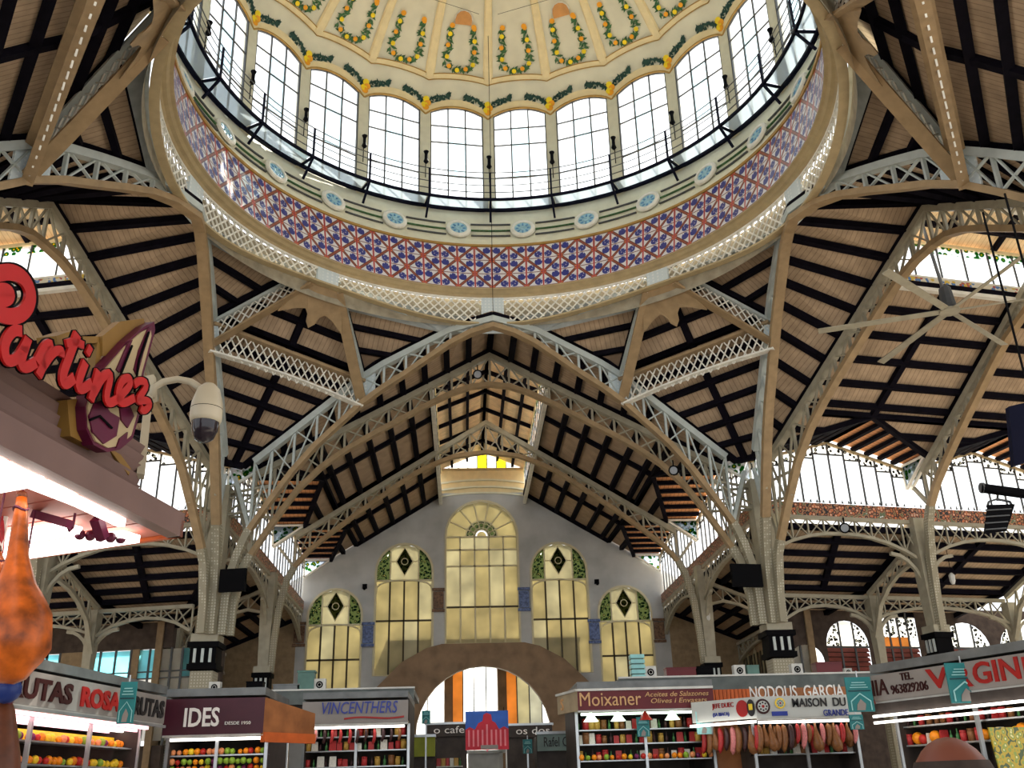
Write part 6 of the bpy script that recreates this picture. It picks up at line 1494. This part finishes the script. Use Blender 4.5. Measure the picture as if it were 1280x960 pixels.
# pendant lamps and chains under the girders, small spotlights on the arches
for u, v, y, l in ((1190, 722, 6, 'small white lantern hanging beside the column with the first black capital of the right arm'), (885, 770, 23.2, 'lamp on a chain at the half-way nave column')):
    c = px(u, v, y) if y > 7 else on_plane(u, v, LT(78), LW(78, 17, -10.75, 11)); o = thing('pendant_lamp', c-V((0, 0, .3)), l, 'lamp'); MB().tube([c+V((0, 0, 11.2-c.z)), c+V((0, 0, .2))], .015, 5).build('chain', 'black', o)
    MB().tube([c+V((0, 0, .2)), c+V((0, 0, .1)), c+V((0, 0, -.15)), c+V((0, 0, -.28))], .1, 8, rs=[.04, .13, .12, .06]).build('lantern', 'ac_white', o)
for u, v, y, l in ((597, 468, 15.0, 'round black spotlight under the peak of the leaning nave arch'), (367, 588, 13.7, 'round black spotlight low on the nave arch above the maroon stall'), (842, 588, 13.8, 'round black spotlight low on the nave arch above the red sign'), (1056, 660, None, 'dark lamp on the clerestory girder of the right arm')):
    c = px(u, v, y) if y else on_plane(u, v, LT(78), LW(78, 17, -10.6, 11)); o = thing('spotlight', c, l, 'spotlight')
    f_ = (CAM-c).normalized(); MB().tube([c-f_*.2, c+f_*.05, c+f_*.2], .2, 12, rs=[.10, .22, .22]).build('can', 'black', o); MB().tube([c+f_*.2, c+f_*.22], .16, 12).build('lens', 'steel', o)
    MB().beam(c, c+V((0, 0, .45)), .05, .05).build('stem', 'black', o)
# ================================================================== PERSON in front, only the crown of the head in the picture
def person():
    y = -22.3; hc = px(1191, 968, y); top = px(1191, 921, y).z
    mat('skin', (0.17, 0.055, 0.035), .45, var=.12, scale=5); mat('hair', (0.035, 0.025, 0.02), .8, var=.3, scale=30); mat('shirt', (0.10, 0.12, 0.16), .8, var=.1)
    x0 = hc.x; H = top; root = thing('person', (x0, y, 0), 'person with bald crown and short dark hair, back turned, wearing a dark shirt', 'person')
    me = bpy.data.meshes.new('body')
    J = {'pel': (0, 0, .93), 'sp': (0, .01, 1.12), 'ch': (0, .0, 1.32), 'nk': (0, -.01, 1.45), 'hd0': (0, .01, 1.53),
         'sL': (-.18, 0, 1.38), 'eL': (-.24, .02, 1.10), 'wL': (-.23, .10, .86), 'hL': (-.22, .13, .76), 'sR': (.18, 0, 1.38), 'eR': (.24, .02, 1.10), 'wR': (.23, .10, .86), 'hR': (.22, .13, .76),
         'tL': (-.10, 0, .86), 'kL': (-.11, .02, .48), 'aL': (-.11, -.02, .09), 'fL': (-.12, .13, .04), 'tR': (.10, 0, .86), 'kR': (.11, .02, .48), 'aR': (.11, -.02, .09), 'fR': (.12, .13, .04)}
    R = {'pel': .15, 'sp': .14, 'ch': .16, 'nk': .065, 'hd0': .06, 'sL': .075, 'eL': .048, 'wL': .033, 'hL': .035, 'sR': .075, 'eR': .048, 'wR': .033, 'hR': .035, 'tL': .095, 'kL': .06, 'aL': .042, 'fL': .04, 'tR': .095, 'kR': .06, 'aR': .042, 'fR': .04}
    E_ = [('pel', 'sp'), ('sp', 'ch'), ('ch', 'nk'), ('nk', 'hd0'), ('ch', 'sL'), ('sL', 'eL'), ('eL', 'wL'), ('wL', 'hL'), ('ch', 'sR'), ('sR', 'eR'), ('eR', 'wR'), ('wR', 'hR'), ('pel', 'tL'), ('tL', 'kL'), ('kL', 'aL'), ('aL', 'fL'), ('pel', 'tR'), ('tR', 'kR'), ('kR', 'aR'), ('aR', 'fR')]
    k = list(J); f = H/1.755
    me.from_pydata([tuple(c*f for c in J[n]) for n in k], [(k.index(a), k.index(b)) for a, b in E_], [])
    o = bpy.data.objects.new('body', me); COL.objects.link(o); o.parent = root
    sm = o.modifiers.new('skin', 'SKIN')
    for i, n in enumerate(k): me.skin_vertices[0].data[i].radius = (R[n]*f, R[n]*f*.8)
    me.skin_vertices[0].data[k.index('pel')].use_root = True
    o.modifiers.new('sub', 'SUBSURF').levels = 2; o.modifiers['sub'].render_levels = 2; me.materials.append(MATS['shirt'])
    # head: skull with face away from the camera (nose to +y), ears, hair fringe round a bald crown
    hb_ = MB(); n, m = 20, 14; cz_ = H-.118
    for i in range(m+1):
        a = PI*i/m
        for j in range(n):
            q = 2*PI*j/n; x, yy, z = math.sin(a)*math.cos(q), math.sin(a)*math.sin(q), math.cos(a)
            rx, ry, rz_ = .082, .100, .118
            if z < 0: rx *= 1+.22*z; ry *= 1+.12*z
            p = V((x*rx, yy*ry, z*rz_))
            if yy > .8 and -.25 < z < .15 and abs(x) < .25: p.y += .02*(1-abs(x)*4)
            hb_.v.append(V((x0, y, cz_))+p)
    for i in range(m):
        for j in range(n): l = (j+1) % n; hb_.f.append((i*n+j, (i+1)*n+j, (i+1)*n+l, i*n+l))
    hd = hb_.build('head', 'skin', root, smooth=True)
    for s in (-1, 1): MB().ball(V((x0+s*.083, y+.005, cz_-.01)), .014, .022, .034, 8, 6).build('ear', 'skin', hd, smooth=True); MB().ball(V((x0+s*.032, y+.088, cz_+.012)), .013, n=8, m=6).build('eye', 'letter_white', hd, smooth=True)
    MB().hexa([V((x0+x, y+yy, cz_+z)) for x, yy, z in ((-.018, .088, -.035), (.018, .088, -.035), (.016, .12, -.03), (-.016, .12, -.03), (-.008, .09, .02), (.008, .09, .02), (.006, .1, .02), (-.006, .1, .02))]).build('nose', 'skin', hd)
    MB().box(V((x0, y+.086, cz_-.062)), .045, .012, .01).build('mouth', 'sign_red', hd)
    hr = MB()
    for i in range(5):
        a = PI*(.30+.075*i)
        for j in range(17):
            q = PI*.93+PI*1.14*j/16; x, yy, z = math.sin(a)*math.cos(q), math.sin(a)*math.sin(q), math.cos(a)
            hr.v.append(V((x0+x*.087, y+yy*.106, cz_+z*.121)))
    for i in range(4):
        for j in range(16): hr.f.append((i*17+j, (i+1)*17+j, (i+1)*17+j+1, i*17+j+1))
    hr.build('hair', 'hair', hd, smooth=True)
    # hands with five fingers
    for s in (-1, 1):
        hx = V((x0+s*.22*f, y+.13*f, .76*f))
        for i in range(4):
            b = hx+V((s*(.0), -.028+.019*i, -.02)); ln = (.055, .065, .062, .05)[i]
            MB().tube([b, b+V((-s*.006, .004, -ln*.6)), b+V((-s*.018, .006, -ln*1.15))], .009, 6, rs=[.010, .009, .007]).build('finger', 'skin', root)
        MB().tube([hx+V((-s*.01, .035, .0)), hx+V((-s*.022, .055, -.03)), hx+V((-s*.026, .058, -.055))], .01, 6, rs=[.012, .010, .008]).build('thumb', 'skin', root)
person()
